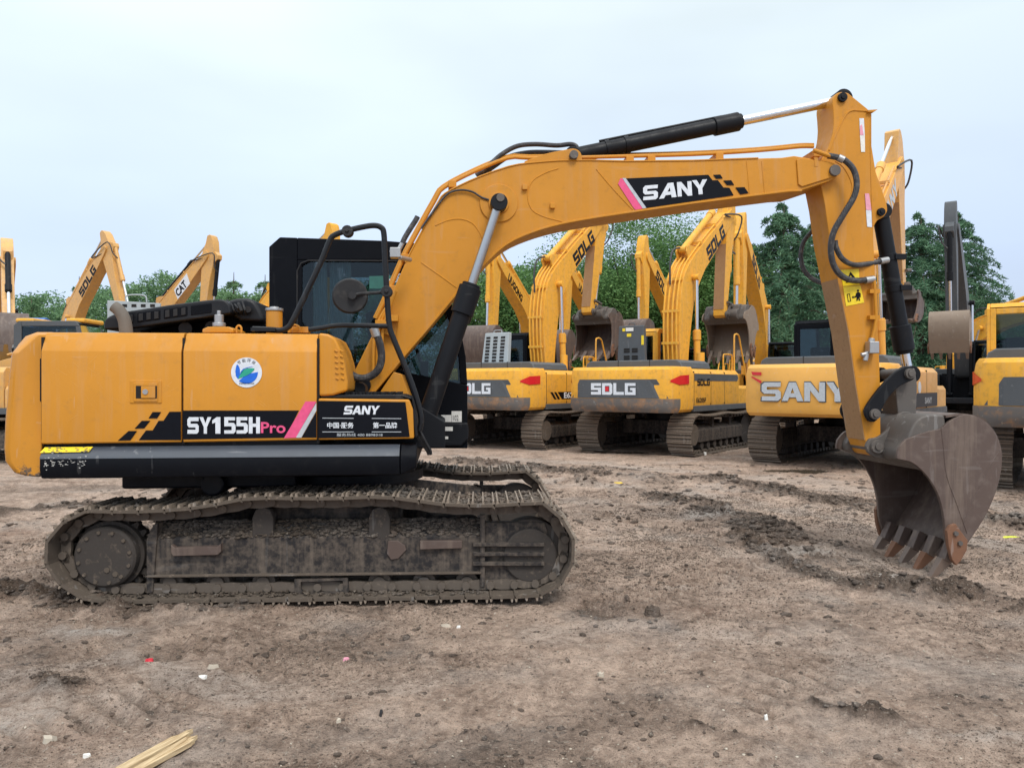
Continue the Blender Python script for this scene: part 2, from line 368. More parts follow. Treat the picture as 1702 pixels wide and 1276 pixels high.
def place(name, polys, O, Rv, Uv, mat, parent, off=0.004, th=0.002):
    """flat shapes given in 0..1 coordinates laid on the parallelogram O, O+Rv, O+Uv of a panel"""
    O, Rv, Uv = Vector(O), Vector(Rv), Vector(Uv); nn = Rv.cross(Uv).normalized()
    mb = MB()
    for pl in polys:
        n = len(pl); vs = [O + Rv * x + Uv * y + nn * (off - th) for x, y in pl] + [O + Rv * x + Uv * y + nn * off for x, y in pl]
        mb.add(vs, [tuple(range(n - 1, -1, -1)), tuple(range(n, 2 * n))] + [(i, (i + 1) % n, n + (i + 1) % n, n + i) for i in range(n)])
    return mb.build(name, mat, parent, smooth=False)
def word(wd, gap=0.14):
    out = []; n = len(wd); wl = 1 / (n + gap * (n - 1))
    for i, ch in enumerate(wd):
        for p in LET[ch]: out.append([((x + i * (1 + gap)) * wl, y) for x, y in p])
    return out
def text(name, s, O, Rv, Uv, mat, parent, bold=0.0, off=0.005):
    c = bpy.data.curves.new('txt', 'FONT'); c.body = s; c.offset = bold; c.resolution_u = 3; c.size = 1
    t = bpy.data.objects.new('txt', c); C.objects.link(t); bpy.context.view_layer.update()
    me = bpy.data.meshes.new_from_object(t.evaluated_get(bpy.context.evaluated_depsgraph_get()))
    bpy.data.objects.remove(t); bpy.data.curves.remove(c)
    if not len(me.vertices): return None
    co = np.empty(len(me.vertices) * 3); me.vertices.foreach_get('co', co); co = co.reshape(-1, 3)
    lo = co.min(0); sz = np.maximum(co.max(0) - lo, 1e-6); q = (co - lo) / sz
    O, Rv, Uv = np.array(O), np.array(Rv), np.array(Uv); nn = np.cross(Rv, Uv); nn = nn / np.linalg.norm(nn)
    co = O + q[:, :1] * Rv + q[:, 1:2] * Uv + nn * off
    me.vertices.foreach_set('co', co.ravel()); me.update(); me.materials.clear(); me.materials.append(MATS[mat]); me.name = name
    o = bpy.data.objects.new(name, me); C.objects.link(o); o.parent = parent
    return o

# ------------------------------------------------------------------ ground
def vnoise(x, y, seed):
    xi = np.floor(x).astype(np.int64); yi = np.floor(y).astype(np.int64); fx = x - xi; fy = y - yi
    fx = fx * fx * (3 - 2 * fx); fy = fy * fy * (3 - 2 * fy)
    def h(a, b):
        n = (a * 374761393 + b * 668265263 + seed * 974634777) & 0x7fffffff
        n = ((n ^ (n >> 13)) * 1274126177) & 0x7fffffff
        return ((n ^ (n >> 16)) & 0xffff) / 65535.0
    return (h(xi, yi) * (1 - fx) + h(xi + 1, yi) * fx) * (1 - fy) + (h(xi, yi + 1) * (1 - fx) + h(xi + 1, yi + 1) * fx) * fy
def fbm(x, y, s, oct=4, seed=0, g=0.5):
    a = 1; t = 0; r = 0
    for i in range(oct): r = r + a * vnoise(x * s + 17.3 * i, y * s - 9.1 * i, seed + i); t += a; a *= g; s *= 2.03
    return r / t
def gp(px, py):
    Y = H * FPX / (py - CY); return ((px - CX) / FPX * Y, Y)
def seg_dist(x, y, path):
    d = np.full(x.shape, 1e9); al = np.zeros(x.shape); acc = 0
    for (x0, y0), (x1, y1) in zip(path[:-1], path[1:]):
        dx, dy = x1 - x0, y1 - y0; L = math.hypot(dx, dy)
        t = np.clip(((x - x0) * dx + (y - y0) * dy) / L ** 2, 0, 1)
        dd = np.hypot(x - x0 - t * dx, y - y0 - t * dy); k = dd < d
        d = np.where(k, dd, d); al = np.where(k, acc + t * L, al); acc += L
    return d, al
ridges = [  # (path traced on the ground, half width, height)
 ([gp(*p) for p in ((760, 768), (900, 782), (1050, 792), (1200, 800), (1330, 826), (1450, 848), (1600, 862), (1760, 880))], 0.40, 0.085),
 ([gp(*p) for p in ((960, 800), (1060, 818), (1110, 832), (1190, 845), (1262, 872), (1300, 885))], 0.20, 0.075),
 ([gp(*p) for p in ((1225, 895), (1275, 925), (1330, 950), (1420, 975), (1520, 985), (1640, 1000), (1780, 1030))], 0.15, 0.055),
 ([gp(*p) for p in ((1180, 850), (1260, 880), (1400, 940), (1560, 985), (1702, 1010))], 0.30, 0.05),
 ([gp(*p) for p in ((-60, 1000), (40, 985), (120, 1003), (230, 1020), (360, 1012), (420, 1008))], 0.13, 0.10),
 ([gp(*p) for p in ((60, 1120), (90, 1150), (130, 1135))], 0.07, 0.05),
 ([gp(*p) for p in ((1360, 1175), (1420, 1195), (1480, 1205))], 0.05, 0.055),
 ([gp(*p) for p in ((1150, 1215), (1200, 1225), (1270, 1248))], 0.06, 0.05),
 ([gp(*p) for p in ((-40, 860), (60, 850), (160, 838), (260, 842))], 0.22, 0.05),
 ([gp(*p) for p in ((560, 1012), (620, 1015), (680, 1010))], 0.10, 0.06),
]
lanes = [([gp(*p) for p in ((740, 790), (950, 802), (1150, 820), (1330, 850), (1500, 880), (1702, 910))], .33), ([gp(*p) for p in ((800, 760), (1000, 770), (1250, 792), (1500, 822), (1720, 850))], .4),
 ([gp(*p) for p in ((-40, 1130), (200, 1090), (420, 1150), (700, 1130))], .2), ([gp(*p) for p in ((900, 1050), (1150, 1060), (1450, 1110), (1720, 1100))], .26)]      # smooth lanes pressed by wheels
prints = [  # crawler prints: ribs pressed across the way of travel
 ([gp(1000, 1010), gp(1210, 948), gp(1420, 930)], 0.26, 0.028, 0.11),
 ([gp(300, 1075), gp(520, 1050), gp(760, 1040)], 0.22, 0.022, 0.12),
 ([gp(1230, 870), gp(1420, 955), gp(1620, 1000)], 0.25, 0.03, 0.10),
 ([gp(-20, 1240), gp(330, 1130), gp(560, 1080)], 0.24, 0.018, 0.13),
 ([gp(1020, 1270), gp(1300, 1130), gp(1620, 1060)], 0.25, 0.014, 0.13),
 ([gp(0, 905), gp(90, 835), gp(160, 800)], 0.25, 0.02, 0.15),
]
puds = [(gp(1012, 750), 0.9, 0.28), (gp(1325, 780), 0.75, 0.28), (gp(1120, 770), 0.55, 0.13), (gp(1245, 762), 0.5, 0.12)]
LANE = {}
def ground_h(x, y):
    x = np.asarray(x, float); y = np.asarray(y, float)
    lane = np.zeros(x.shape)
    for path, wd in lanes:
        d, al = seg_dist(x, y, path); lane = np.maximum(lane, np.clip((wd - d - (fbm(x, y, 2.2, 3, 171) - .5) * .3) / .12, 0, 1))
    near = np.clip((26 - y) / 14, 0.12, 1)
    h = (fbm(x, y, 0.35, 3, 3) - 0.5) * 0.05 * near + (fbm(x, y * 1.5, 2.0, 4, 11) - 0.5) * 0.06 * near
    f = fbm(x, y, 9, 4, 23, 0.6); h = h + (f - 0.5) * 0.05 * near
    lump = np.clip(fbm(x, y, 6, 4, 31, 0.65) - 0.58, 0, 1); h = h + lump * 0.24 * np.clip(fbm(x, y, 0.9, 2, 41) * 2.4 - 0.9, 0, 1) * near
    h = h * (1 - .8 * lane) - .012 * lane
    churn = np.zeros(x.shape); pale = np.zeros(x.shape)
    wob = (fbm(x, y, 2.5, 3, 51) - 0.5) * 0.25
    for path, wd, ht in ridges:
        d, al = seg_dist(x, y, path); m = np.exp(-((d + wob * wd / 0.3 * 0.8) / wd) ** 2) * np.clip(fbm(x, y, 1.7, 3, 57) * 2.0 - 0.1, 0.45, 1.3)
        h = h + m * (0.2 + 1.9 * (fbm(x, y, 7.5, 4, 61, 0.66) - 0.33)) * ht * 1.5; churn = np.maximum(churn, np.clip(m * 1.6 - 0.3 + (f - 0.5), 0, 1))
    for path, wd, ht, per in prints:
        d, al = seg_dist(x, y, path); m = np.clip((wd - d) / 0.05, 0, 1) * np.clip(fbm(x, y, 1.4, 3, 71) * 3 - 0.85, 0, 1)
        rib = np.abs(np.sin(al * math.pi / per + (fbm(x, y, 3, 2, 201) - .5))) ** 1.5
        h = h + m * (rib - 0.6) * ht * 2.0; churn = np.maximum(churn, .62 * m * np.clip(1 - 2.2 * rib, 0, 1))
    for (a, b_), rx, ry in ((gp(1180, 858), 0.55, 0.20), (gp(1365, 925), 0.55, 0.32), (gp(1480, 965), 0.55, 0.2), (gp(30, 1180), 0.4, 0.3), (gp(150, 1045), 0.35, 0.1), (gp(1600, 1225), 0.3, 0.07), (gp(1100, 975), 0.3, 0.04), (gp(1640, 870), 0.5, 0.1)):
        pale = np.maximum(pale, np.exp(-((x - a) / rx) ** 2 - ((y - b_) / ry) ** 2) * np.clip(fbm(x, y, 4, 4, 83) * 3 - 0.9, 0, 1))
    for (a, b_), rx, ry in puds:
        h = h - 0.075 * np.exp(-((x - a) / rx) ** 2 - ((y - b_) / ry) ** 2)
    h = h - 0.085 * np.exp(-((x - 3.75) / .55) ** 2 - ((y - 7.0) / .8) ** 2)       # hollow scraped out under the bucket teeth
    churn = np.maximum(churn, 0.55 * np.clip(fbm(x, y, 1.3, 4, 91) * 4.5 - 2.6, 0, 1))
    churn = churn * (1 - .5 * lane); pale = np.maximum(pale, .42 * lane * np.clip(fbm(x, y, 1.1, 3, 181) * 3 - .9, 0, 1))
    # oily dark ground in front of the tracks
    a, b_ = gp(560, 1080); churn = np.maximum(churn, 0.45 * np.exp(-((x - a) / 0.7) ** 2 - ((y - b_) / 0.35) ** 2))
    return h, churn, pale
def spaced(lo, fine0, fine1, hi, d, gr=1.06):
    a = list(np.arange(fine0, fine1, d)); s = d; p = fine0
    L = []
    while p > lo: s *= gr; p -= s; L.append(p)
    s = d; p = a[-1]; Rr = []
    while p < hi: s *= gr; p += s; Rr.append(p)
    return np.array(L[::-1] + a + Rr)
gx = spaced(-160, -5.2, 6.0, 160, 0.021)
ys = [2.35]
while ys[-1] < 260: ys.append(ys[-1] + (0.0062 * ys[-1] if ys[-1] < 22 else 0.02 * ys[-1]))
yl = [2.35]; s_ = 0.02
while yl[-1] > -60: s_ *= 1.15; yl.append(yl[-1] - s_)
gy = np.array(yl[:0:-1] + ys)
GX, GY = np.meshgrid(gx, gy)
GH, GC, GPL = ground_h(GX, GY)
nxg, nyg = len(gx), len(gy)
co = np.stack([GX, GY, GH], -1).reshape(-1, 3)
idx = np.arange(nxg * nyg).reshape(nyg, nxg)
quads = np.stack([idx[:-1, :-1], idx[:-1, 1:], idx[1:, 1:], idx[1:, :-1]], -1).reshape(-1, 4)
def grid_mesh(name, co, quads):
    me = bpy.data.meshes.new(name); me.vertices.add(len(co)); me.vertices.foreach_set('co', co.ravel().astype(np.float32))
    k = quads.shape[1]
    me.loops.add(quads.size); me.loops.foreach_set('vertex_index', quads.ravel().astype(np.int32))
    me.polygons.add(len(quads)); me.polygons.foreach_set('loop_start', np.arange(0, quads.size, k, dtype=np.int32))
    try: me.polygons.foreach_set('loop_total', np.full(len(quads), k, dtype=np.int32))
    except Exception: pass
    me.update(calc_edges=True); return me
me = grid_mesh('ground', co, quads)
me.polygons.foreach_set('use_smooth', [True] * len(me.polygons))
for nm, arr in (('churn', GC), ('pale', GPL)):
    at = me.attributes.new(nm, 'FLOAT', 'POINT'); at.data.foreach_set('value', arr.ravel().astype(np.float32))
me.materials.append(MATS['mud'])
g = bpy.data.objects.new('ground', me); C.objects.link(g); tag(g, 'brown churned mud yard with ruts and crawler prints', kind='structure')
for i, ((a, b_), rx, ry) in enumerate(puds):
    mb = MB(); n = 40; mb.add([(a + 2.2 * rx * math.cos(t * 2 * math.pi / n), b_ + 2.0 * ry * math.sin(t * 2 * math.pi / n), -0.032) for t in range(n)], [tuple(range(n))])
    tag(mb.build('puddle', 'puddle_water'), kind='structure')

# ico shapes for clods and stones
bm = bmesh.new(); bmesh.ops.create_icosphere(bm, subdivisions=1, radius=1); bm.verts.ensure_lookup_table()
ICOV = np.array([v.co[:] for v in bm.verts]); ICOF = np.array([[v.index for v in f.verts] for f in bm.faces]); bm.free()
nr = np.random.RandomState(5)
OCT_V = np.array([(1, 0, 0), (0, 1, 0), (-1, 0, 0), (0, -1, 0), (0, 0, 1), (0, 0, -1)], float)
OCT_F = np.array([(0, 1, 4), (1, 2, 4), (2, 3, 4), (3, 0, 4), (1, 0, 5), (2, 1, 5), (3, 2, 5), (0, 3, 5)])
def clods(name, pos, size, mat, parent=None, flat=0.55, crumbs=False):
    ICO_V, ICO_F = (OCT_V, OCT_F) if crumbs else (ICOV, ICOF)
    n = len(pos); k = len(ICO_V)
    sc = (0.55 + 0.75 * nr.rand(n, k, 1)) * ICO_V[None] * size[:, None, None] * np.stack([0.7 + 0.8 * nr.rand(n), 0.7 + 0.8 * nr.rand(n), flat * (0.6 + 0.7 * nr.rand(n))], -1)[:, None, :]
    co = (sc + pos[:, None, :]).reshape(-1, 3); fs = (ICO_F[None] + (np.arange(n) * k)[:, None, None]).reshape(-1, 3)
    me = grid_mesh(name, co, fs); me.materials.append(MATS[mat])
    o = bpy.data.objects.new(name, me); C.objects.link(o); o.parent = parent; return o
def on_ground(x, y, dz=0.0):
    h, c, p = ground_h(x, y); return np.stack([x, y, h + dz], -1), c
# loose lumps: dense along the churned ridges, thin elsewhere
X_ = nr.uniform(-6, 8.5, 220000); Y_ = 2.4 + 13 * nr.rand(220000) ** 1.4
p_, ch = on_ground(X_, Y_); keep = nr.rand(len(X_)) < (0.03 + 0.75 * np.clip(ch - 0.12, 0, 1) ** 1.2)
p_ = p_[keep]; sz = 0.003 + 0.030 * nr.rand(len(p_)) ** 3.4; sz *= np.clip(p_[:, 1] / 5.5, 0.6, 1.6)
tag(clods('mud_clods', p_, sz, 'mud_clod'), 'loose dark lumps of mud scattered along the ruts', 'mud clods', kind='stuff')
X_ = nr.uniform(-5, 8, 420000); Y_ = 2.4 + 9 * nr.rand(420000) ** 1.35
k_ = np.abs(X_) < Y_ * 0.72; X_, Y_ = X_[k_], Y_[k_]
p_, ch = on_ground(X_, Y_); cl = fbm(X_, Y_, 1.6, 4, 141); keep = nr.rand(len(X_)) < np.clip((cl - .38) * 3.2, .12, 1)
p_ = p_[keep]; sz = (0.0018 + 0.0045 * nr.rand(len(p_)) ** 2) * np.clip(p_[:, 1] / 4.0, 0.8, 2.0)
tag(clods('mud_crumbs', p_, sz, 'mud_dry', None, 0.8, True), 'fine crumbs of dried mud over the yard', 'mud crumbs', kind='stuff')
X_ = nr.uniform(-4.5, 6, 5200); Y_ = 2.4 + 8 * nr.rand(5200) ** 1.5
p_, ch = on_ground(X_, Y_, 0.001); sz = 0.0015 + 0.007 * nr.rand(len(p_)) ** 4
tag(clods('pale_gravel', p_, sz, 'stone_pale'), 'small pale stones sprinkled over the mud', 'gravel', kind='stuff')

# ------------------------------------------------------------------ main excavator frame of reference
OX, OY = -1.45, 6.75
YU, YL = R(5.0), R(2.5)          # house and crawlers are swung slightly differently
def frame(yaw):
    c, s = math.cos(yaw), math.sin(yaw)
    def f(px, py, v):
        """photo point -> (u, z) on the machine plane v = const"""
        dx = (px - CX) / FPX
        # O + u*(c,s) + v*(-s,c) = t*(dx,1)
        ax, ay = OX - v * s, OY + v * c
        u = (dx * ay - ax) / (c - dx * s); Y = ay + u * s
        return (u, H + (CY - py) / FPX * Y)
    return f
fu, fl = frame(YU), frame(YL)
def pu(pts, v): return [fu(x, y, v) for x, y in pts]
def pl(pts, v): return [fl(x, y, v) for x, y in pts]
def u3(px, py, v): a = fu(px, py, v); return Vector((a[0], v, a[1]))
def l3(px, py, v): a = fl(px, py, v); return Vector((a[0], v, a[1]))
def arc(pts, n=4): return [tuple(p) for p in catmull([(a, b, 0) for a, b in pts], n)]
def smooth2(pts, n=4): return [(p.x, p.y) for p in catmull([(a, b, 0) for a, b in pts], n)]

EX = thing('excavator', 'large yellow crawler excavator filling the foreground with its arm and bucket lowered to the right', 'excavator', (OX, OY, 0), YU)
def lower(o): o.rotation_euler = (0, 0, YL - YU); return o      # crawlers keep their own heading

# ---------------- bucket (shared shape) ----------------
def bucket(parent, T, v0, v1, mats, sc=1.0, teeth=5, Te=None):
    """T maps outline points measured in photo pixels around the first pin to (u,z)"""
    side_m, shell_m, tooth_m = mats; Te = Te or T
    outer = smooth2([(1525, 722), (1545, 716), (1563, 712), (1578, 699), (1602, 689), (1626, 695), (1648, 714), (1660, 740), (1662, 773), (1653, 814), (1634, 856), (1614, 889), (1599, 912), (1588, 926)], 3)
    inner = smooth2([(1577, 918), (1570, 890), (1568, 860), (1560, 826), (1546, 799), (1530, 780), (1514, 768), (1500, 764)], 3)
    root = smooth2([(1490, 762), (1492, 745), (1505, 730)], 2)
    plate = [T(p) for p in outer + inner + root]
    shell_out = [T(p) for p in smooth2([(1572, 690), (1585, 688), (1602, 687), (1627, 693), (1650, 712), (1663, 740), (1665, 773), (1656, 815), (1637, 858), (1616, 891), (1598, 918), (1586, 934)], 4)]
    body = MB()
    # shell: a bent plate swept across the width
    th = 0.022 * sc; P = [Vector((a, b, 0)) for a, b in shell_out]; ins = []
    for i, p in enumerate(P):
        t = (P[min(i + 1, len(P) - 1)] - P[max(i - 1, 0)]).normalized(); ins.append((p.x + t.y * th, p.y - t.x * th))
    strip = [tuple(p[:2]) for p in P] + ins[::-1]
    n = len(P)
    for i in range(n - 1):
        body.hexa([(P[i].x, v0, P[i].y), (P[i + 1].x, v0, P[i + 1].y), (ins[i + 1][0], v0, ins[i + 1][1]), (ins[i][0], v0, ins[i][1])],
                  [(P[i].x, v1, P[i].y), (P[i + 1].x, v1, P[i + 1].y), (ins[i + 1][0], v1, ins[i + 1][1]), (ins[i][0], v1, ins[i][1])])
    # inner shell closing the mouth side below the hinge (concave top plate)
    sh = body.build('bucket', shell_m, parent, smooth=True, ang=40)
    bu = sh
    tq = [Te(p) for p in smooth2([(1570, 690), (1545, 687), (1520, 690), (1508, 700), (1506, 712)], 3) + smooth2([(1500, 716), (1484, 720), (1474, 732), (1475, 750), (1484, 762), (1500, 766), (1514, 770), (1530, 782)], 3) + [(1540, 775), (1552, 740), (1575, 712)]]
    MB().prism(tq, (v0 + v1) / 2 - .36 * (v1 - v0), (v0 + v1) / 2 + .30 * (v1 - v0)).build('hinge_tube', 'grease_steel', bu, bevel=0.03, seg=3)
    tq2 = [T(p) for p in smooth2([(1572, 690), (1548, 689), (1530, 695), (1518, 710), (1508, 735), (1500, 752), (1503, 765), (1514, 770), (1530, 782)], 3) + [(1540, 775), (1552, 740), (1575, 712)]]
    MB().prism(tq2, v0 + 0.012, v1 - 0.012).build('top_tube', 'grease_steel', bu, bevel=0.02, seg=3)
    for va, vb in ((v0 - 0.012, v0 + 0.02), (v1 - 0.02, v1 + 0.012)):
        MB().prism(plate, va, vb).build('side_plate', side_m, bu, bevel=0.004)
    # reinforcing strip along the side
    wear = [T(p) for p in smooth2([(1563, 712), (1567, 745), (1572, 790), (1590, 840), (1606, 886)], 3)]
    mb = MB()
    mb.tube([(a, v0 - 0.012, b) for a, b in wear], 0.005 * sc, 6)
    wear2 = [T(p) for p in smooth2([(1660, 748), (1640, 780), (1612, 840), (1600, 870)], 3)]
    mb.tube([(a, v0 - 0.012, b) for a, b in wear2], 0.004 * sc, 6); mb.build('weld_seam', tooth_m, bu)
    # side cutters
    cut = [T(p) for p in [(1568, 880), (1573, 872), (1582, 868), (1590, 880), (1602, 896), (1600, 912), (1590, 930), (1583, 937), (1576, 928), (1570, 905)]]
    for va, vb in ((v0 - 0.055, v0 - 0.013), (v1 + 0.013, v1 + 0.055)):
        o = MB().prism(cut, va, vb).build('side_cutter', 'rust_orange', bu, bevel=0.006)
        mb = MB()
        for p in ((1581, 884), (1588, 900)):
            a, b = T(p); mb.cyl((a, va - 0.018 * (1 if va < 0 else 0), b), (a, vb + 0.018, b), 0.022 * sc, 6)
        mb.build('bolt', 'grease_steel', bu)
    # teeth with adapters
    for i in range(teeth):
        v = v0 + 0.06 + (v1 - v0 - 0.12) * i / (teeth - 1); hw = 0.04 * sc
        lo = [T(p) for p in [(1598, 905), (1583, 937), (1571, 931), (1584, 899)]]
        mb = MB().prism(lo, v - hw * 1.15, v + hw * 1.15)
        a = [T(p) for p in [(1585, 936), (1569, 928)]]; tip = T((1550, 963)); tip2 = T((1554, 966))
        mb.build('tooth_adapter', tooth_m, bu, bevel=0.006)
        mb = MB(); pts = [a[1], a[0]]
        mb.hexa([(a[1][0], v - hw, a[1][1]), (a[0][0], v - hw, a[0][1]), (tip2[0], v - hw * .75, tip2[1]), (tip[0], v - hw * .6, tip[1])],
                [(a[1][0], v + hw, a[1][1]), (a[0][0], v + hw, a[0][1]), (tip2[0], v + hw * .75, tip2[1]), (tip[0], v + hw * .6, tip[1])])
        mb.build('tooth', 'rust_orange' if i % 2 and sc == 1 else 'tooth_steel', bu, bevel=0.004)
    # hinge ears with two pins
    ear = [Te(p) for p in smooth2([(1443, 742), (1449, 730), (1462, 727), (1476, 717), (1488, 703), (1496, 689), (1508, 684), (1522, 688), (1530, 697), (1545, 704), (1560, 714)], 3) + [(1545, 735), (1525, 752), (1505, 762), (1478, 764), (1456, 760), (1446, 752)]]
    mid = (v0 + v1) / 2
    for s in (-1, 1):
        c = mid + s * 0.17 * sc
        MB().prism(ear, c - 0.02, c + 0.02).build('hinge_ear', 'grease_steel', bu, bevel=0.008)
    mb = MB()
    for p in ((1459, 742), (1511, 700)):
        a, b = Te(p); mb.cyl((a, mid - 0.23 * sc, b), (a, mid + 0.23 * sc, b), 0.06 * sc, 20); mb.cyl((a, mid - 0.25 * sc, b), (a, mid + 0.25 * sc, b), 0.033 * sc, 16)
    mb.build('pin', 'grease_steel', bu, bevel=0.004)
    return bu

# ---------------- cylinders ----------------
def ram(parent, name, p0, p1, r, frac, rod, barrel_mat='black_paint', head=1.22, rod_mat='chrome', headlen=0.22):
    p0, p1 = Vector(p0), Vector(p1); d = p1 - p0; m = p0 + d * frac; t = d.normalized()
    mb = MB(); mb.cyl(p0, m, r, 28)
    mb.cyl(m - t * headlen, m + t * 0.02, r * head, 28); mb.cyl(m + t * 0.015, m + t * 0.05, r * head * 0.8, 28)
    mb.cyl(p0 - Vector((0, r * 1.1, 0)), p0 + Vector((0, r * 1.1, 0)), r * 1.0, 24)
    c = mb.build(name, barrel_mat, parent, bevel=0.006)
    mb = MB(); mb.cyl(m, p1, rod, 24); mb.build('rod', rod_mat, c)
    mb = MB(); mb.cyl(p1 - Vector((0, rod * 1.6, 0)), p1 + Vector((0, rod * 1.6, 0)), rod * 1.9, 24); mb.build('rod_eye', barrel_mat, c, bevel=0.004)
    return c

# ================= counterweight =================
vN, vF = -1.22, 1.22
side = [(66, 549), (46, 549), (38, 555), (27, 570), (19, 586), (13, 640), (8, 700), (6, 745), (8, 768), (22, 786), (40, 791), (66, 793)]
base = pu(side, vN)
uu = fu(66, 549, vN)[0]
mb = MB(); slices = []
for k, (v, sh, zin) in enumerate([(-1.22, 0.035, 0.03), (-1.20, 0.0, 0.004), (-1.12, -0.05, 0), (-0.95, -0.13, 0), (-0.6, -0.2, 0), (0, -0.24, 0), (0.6, -0.2, 0), (0.95, -0.13, 0), (1.12, -0.05, 0), (1.2, 0, 0.004), (1.22, 0.035, 0.03)]):
    sl = []
    for (a, z) in base:
        wt = min(1, max(0, (uu - a) / 0.12))
        zz = z
        if z > 1.86: zz = z - (0.02 if abs(v) > 1.19 else 0)
        vv = v
        if z > 1.83 and abs(v) > 1.1: vv = v * (1 - 0.55 * (z - 1.83))
        sl.append((a + sh * wt, vv, zz))
    slices.append(sl)
n = len(base); mb.add([p for s in slices for p in s], [(i * n + k, i * n + (k + 1) % n, (i + 1) * n + (k + 1) % n, (i + 1) * n + k) for i in range(len(slices) - 1) for k in range(n)] + [tuple(range(n)), tuple(range(len(slices) * n - 1, (len(slices) - 1) * n - 1, -1))])
mb.build('counterweight', 'paint_main', EX, bevel=0.012, seg=3, ang=25)

# ================= body side =================
def side_panel(name, x0, x1, ytop, ybot, crease=584, mat='paint_main', topin=0.085, v=vN, rnd_=True):
    """door panel: flat face, chamfered shoulder, rolled top edge"""
    zt0, zt1 = fu(x0, ytop[0], v + topin)[1], fu(x1, ytop[1], v + topin)[1]
    zb0, zb1 = fu(x0, ybot[0], v)[1], fu(x1, ybot[1], v)[1]
    zc0, zc1 = fu(x0, crease, v)[1], fu(x1, crease + 2, v)[1]
    ua, ub = fu(x0, 650, v)[0], fu(x1, 650, v)[0]
    def prof(zb, zc, zt): return [(v + 0.03, zb), (v + 0.008, zb), (v, zb + 0.008), (v, zc), (v + 0.004, zc + 0.01), (v + topin - 0.03, zt - 0.03), (v + topin - 0.012, zt - 0.006), (v + topin + 0.02, zt), (v + 0.35, zt + 0.004), (v + 0.35, zt - 0.02), (v + topin + 0.02, zt - 0.03), (v + 0.03, zc)]
    return MB().prism(prof(zb0, zc0, zt0), ua, ub, 'x', pts2=prof(zb1, zc1, zt1)).build(name, mat, EX, bevel=0.004)
rear = side_panel('rear_door', 68.5, 301, (552, 553), (738, 735))
mid = side_panel('engine_door', 304.5, 526, (553, 555), (735, 731))
# dark structure behind the seams
u0, u1 = fu(60, 640, vN)[0], fu(528, 640, vN)[0]
MB().box(u0, u1, -1.17, 1.15, 0.95, 1.78).box(u0, u1, -0.84, 1.1, 1.78, 1.90).build('engine_housing', 'black_paint', EX)
MB().box(u0, u1, 0.86, 1.2, 1.2, 1.93).build('left_side_panel', 'paint_main', EX, bevel=0.02)
# rounded corner piece in front of the engine doors
cp = pu([(529, 553), (545, 555), (557, 562), (566, 580), (573, 604), (578, 634), (577, 650), (553, 657), (529, 659)], -1.19)
cp2 = pu([(529, 553), (545, 555), (555, 562), (562, 580), (566, 604), (569, 634), (569, 650), (553, 657), (529, 659)], -1.2)
ck = MB().prism(cp, -1.19, -0.55).build('hood_corner', 'paint_main', EX, bevel=0.02, seg=3)
mb = MB()
for i, x0 in enumerate((557, 566)):      # embossed ribs of the vent
    for j in range(6): mb.tube([u3(x0 + j * 0.4 - 1, 582 + j * 9.2, -1.195), u3(x0 + 4 + j * 0.4, 584 + j * 9.2, -1.195)], 0.006, 6)
mb.build('vent_rib', 'paint_main', ck)
# tool box with decal
tb = MB().prism(pu([(529, 662), (680, 664), (686, 680), (688, 729), (529, 731)], -1.22), -1.22, -0.5).build('tool_box', 'paint_main', EX, bevel=0.012, seg=3)
# step plate with grip studs
mb = MB().prism(pu([(533, 656), (668, 656), (683, 661), (690, 680), (694, 725), (690, 728), (683, 664), (533, 661)], -1.17), -1.17, -0.5)
st = mb.build('step_plate', 'black_plastic', EX, bevel=0.006)
mb = MB()
for i in range(9):
    for j in range(3):
        a, z = fu(560 + i * 12.5, 656, -1.17); mb.cyl((a, -1.1 + j * 0.18, z), (a + 0.0, -1.1 + j * 0.18, z + 0.02), 0.02, 8)
mb.build('grip_stud', 'black_plastic', st)
# skirt beam
def skirt_prof(dz): return [(-1.14, 1.16), (-1.19, 1.155), (-1.255, 1.095), (-1.262, 1.075), (-1.262, 1.0), (-1.24, 0.94), (-1.13, 0.925), (-1.10, 0.93), (-1.10, 1.16)]
ua, ub = fu(67, 760, -1.25)[0], fu(692, 755, -1.25)[0]
sk = MB().prism(skirt_prof(0), ua, ub - 0.12, 'x').build('skirt_beam', 'skirt_black', EX, bevel=0.008, seg=3)
MB().prism([(-1.188, 1.158), (-1.192, 1.157), (-1.258, 1.097), (-1.2655, 1.078), (-1.25, 1.08), (-1.18, 1.15)], ua + .002, ub - .122, 'x').build('sheen_ledge', 'skirt_sheen', sk)  # strip over the chamfer, its lighter grey paints in the sky sheen
pr = skirt_prof(0); mb = MB().prism(pr, ub - 0.115, ub, 'x', pts2=[(p[0] + 0.03, p[1] + (0.05 if p[1] < 1.05 else -0.01)) for p in pr]); mb.build('skirt_end', 'skirt_black', EX, bevel=0.008)
MB().box(ua, ub - 0.02, -1.09, 1.15, 0.94, 1.12).build('deck_frame', 'black_paint', EX, bevel=0.01)
# seams
mb = MB()
for x in (67.0, 303, 527.7):
    a = fu(x, 650, vN)[0]; mb.box(a - 0.009, a + 0.009, -1.19, -1.0, 1.17, 1.93)
mb.build('door_seam', 'seam', EX)
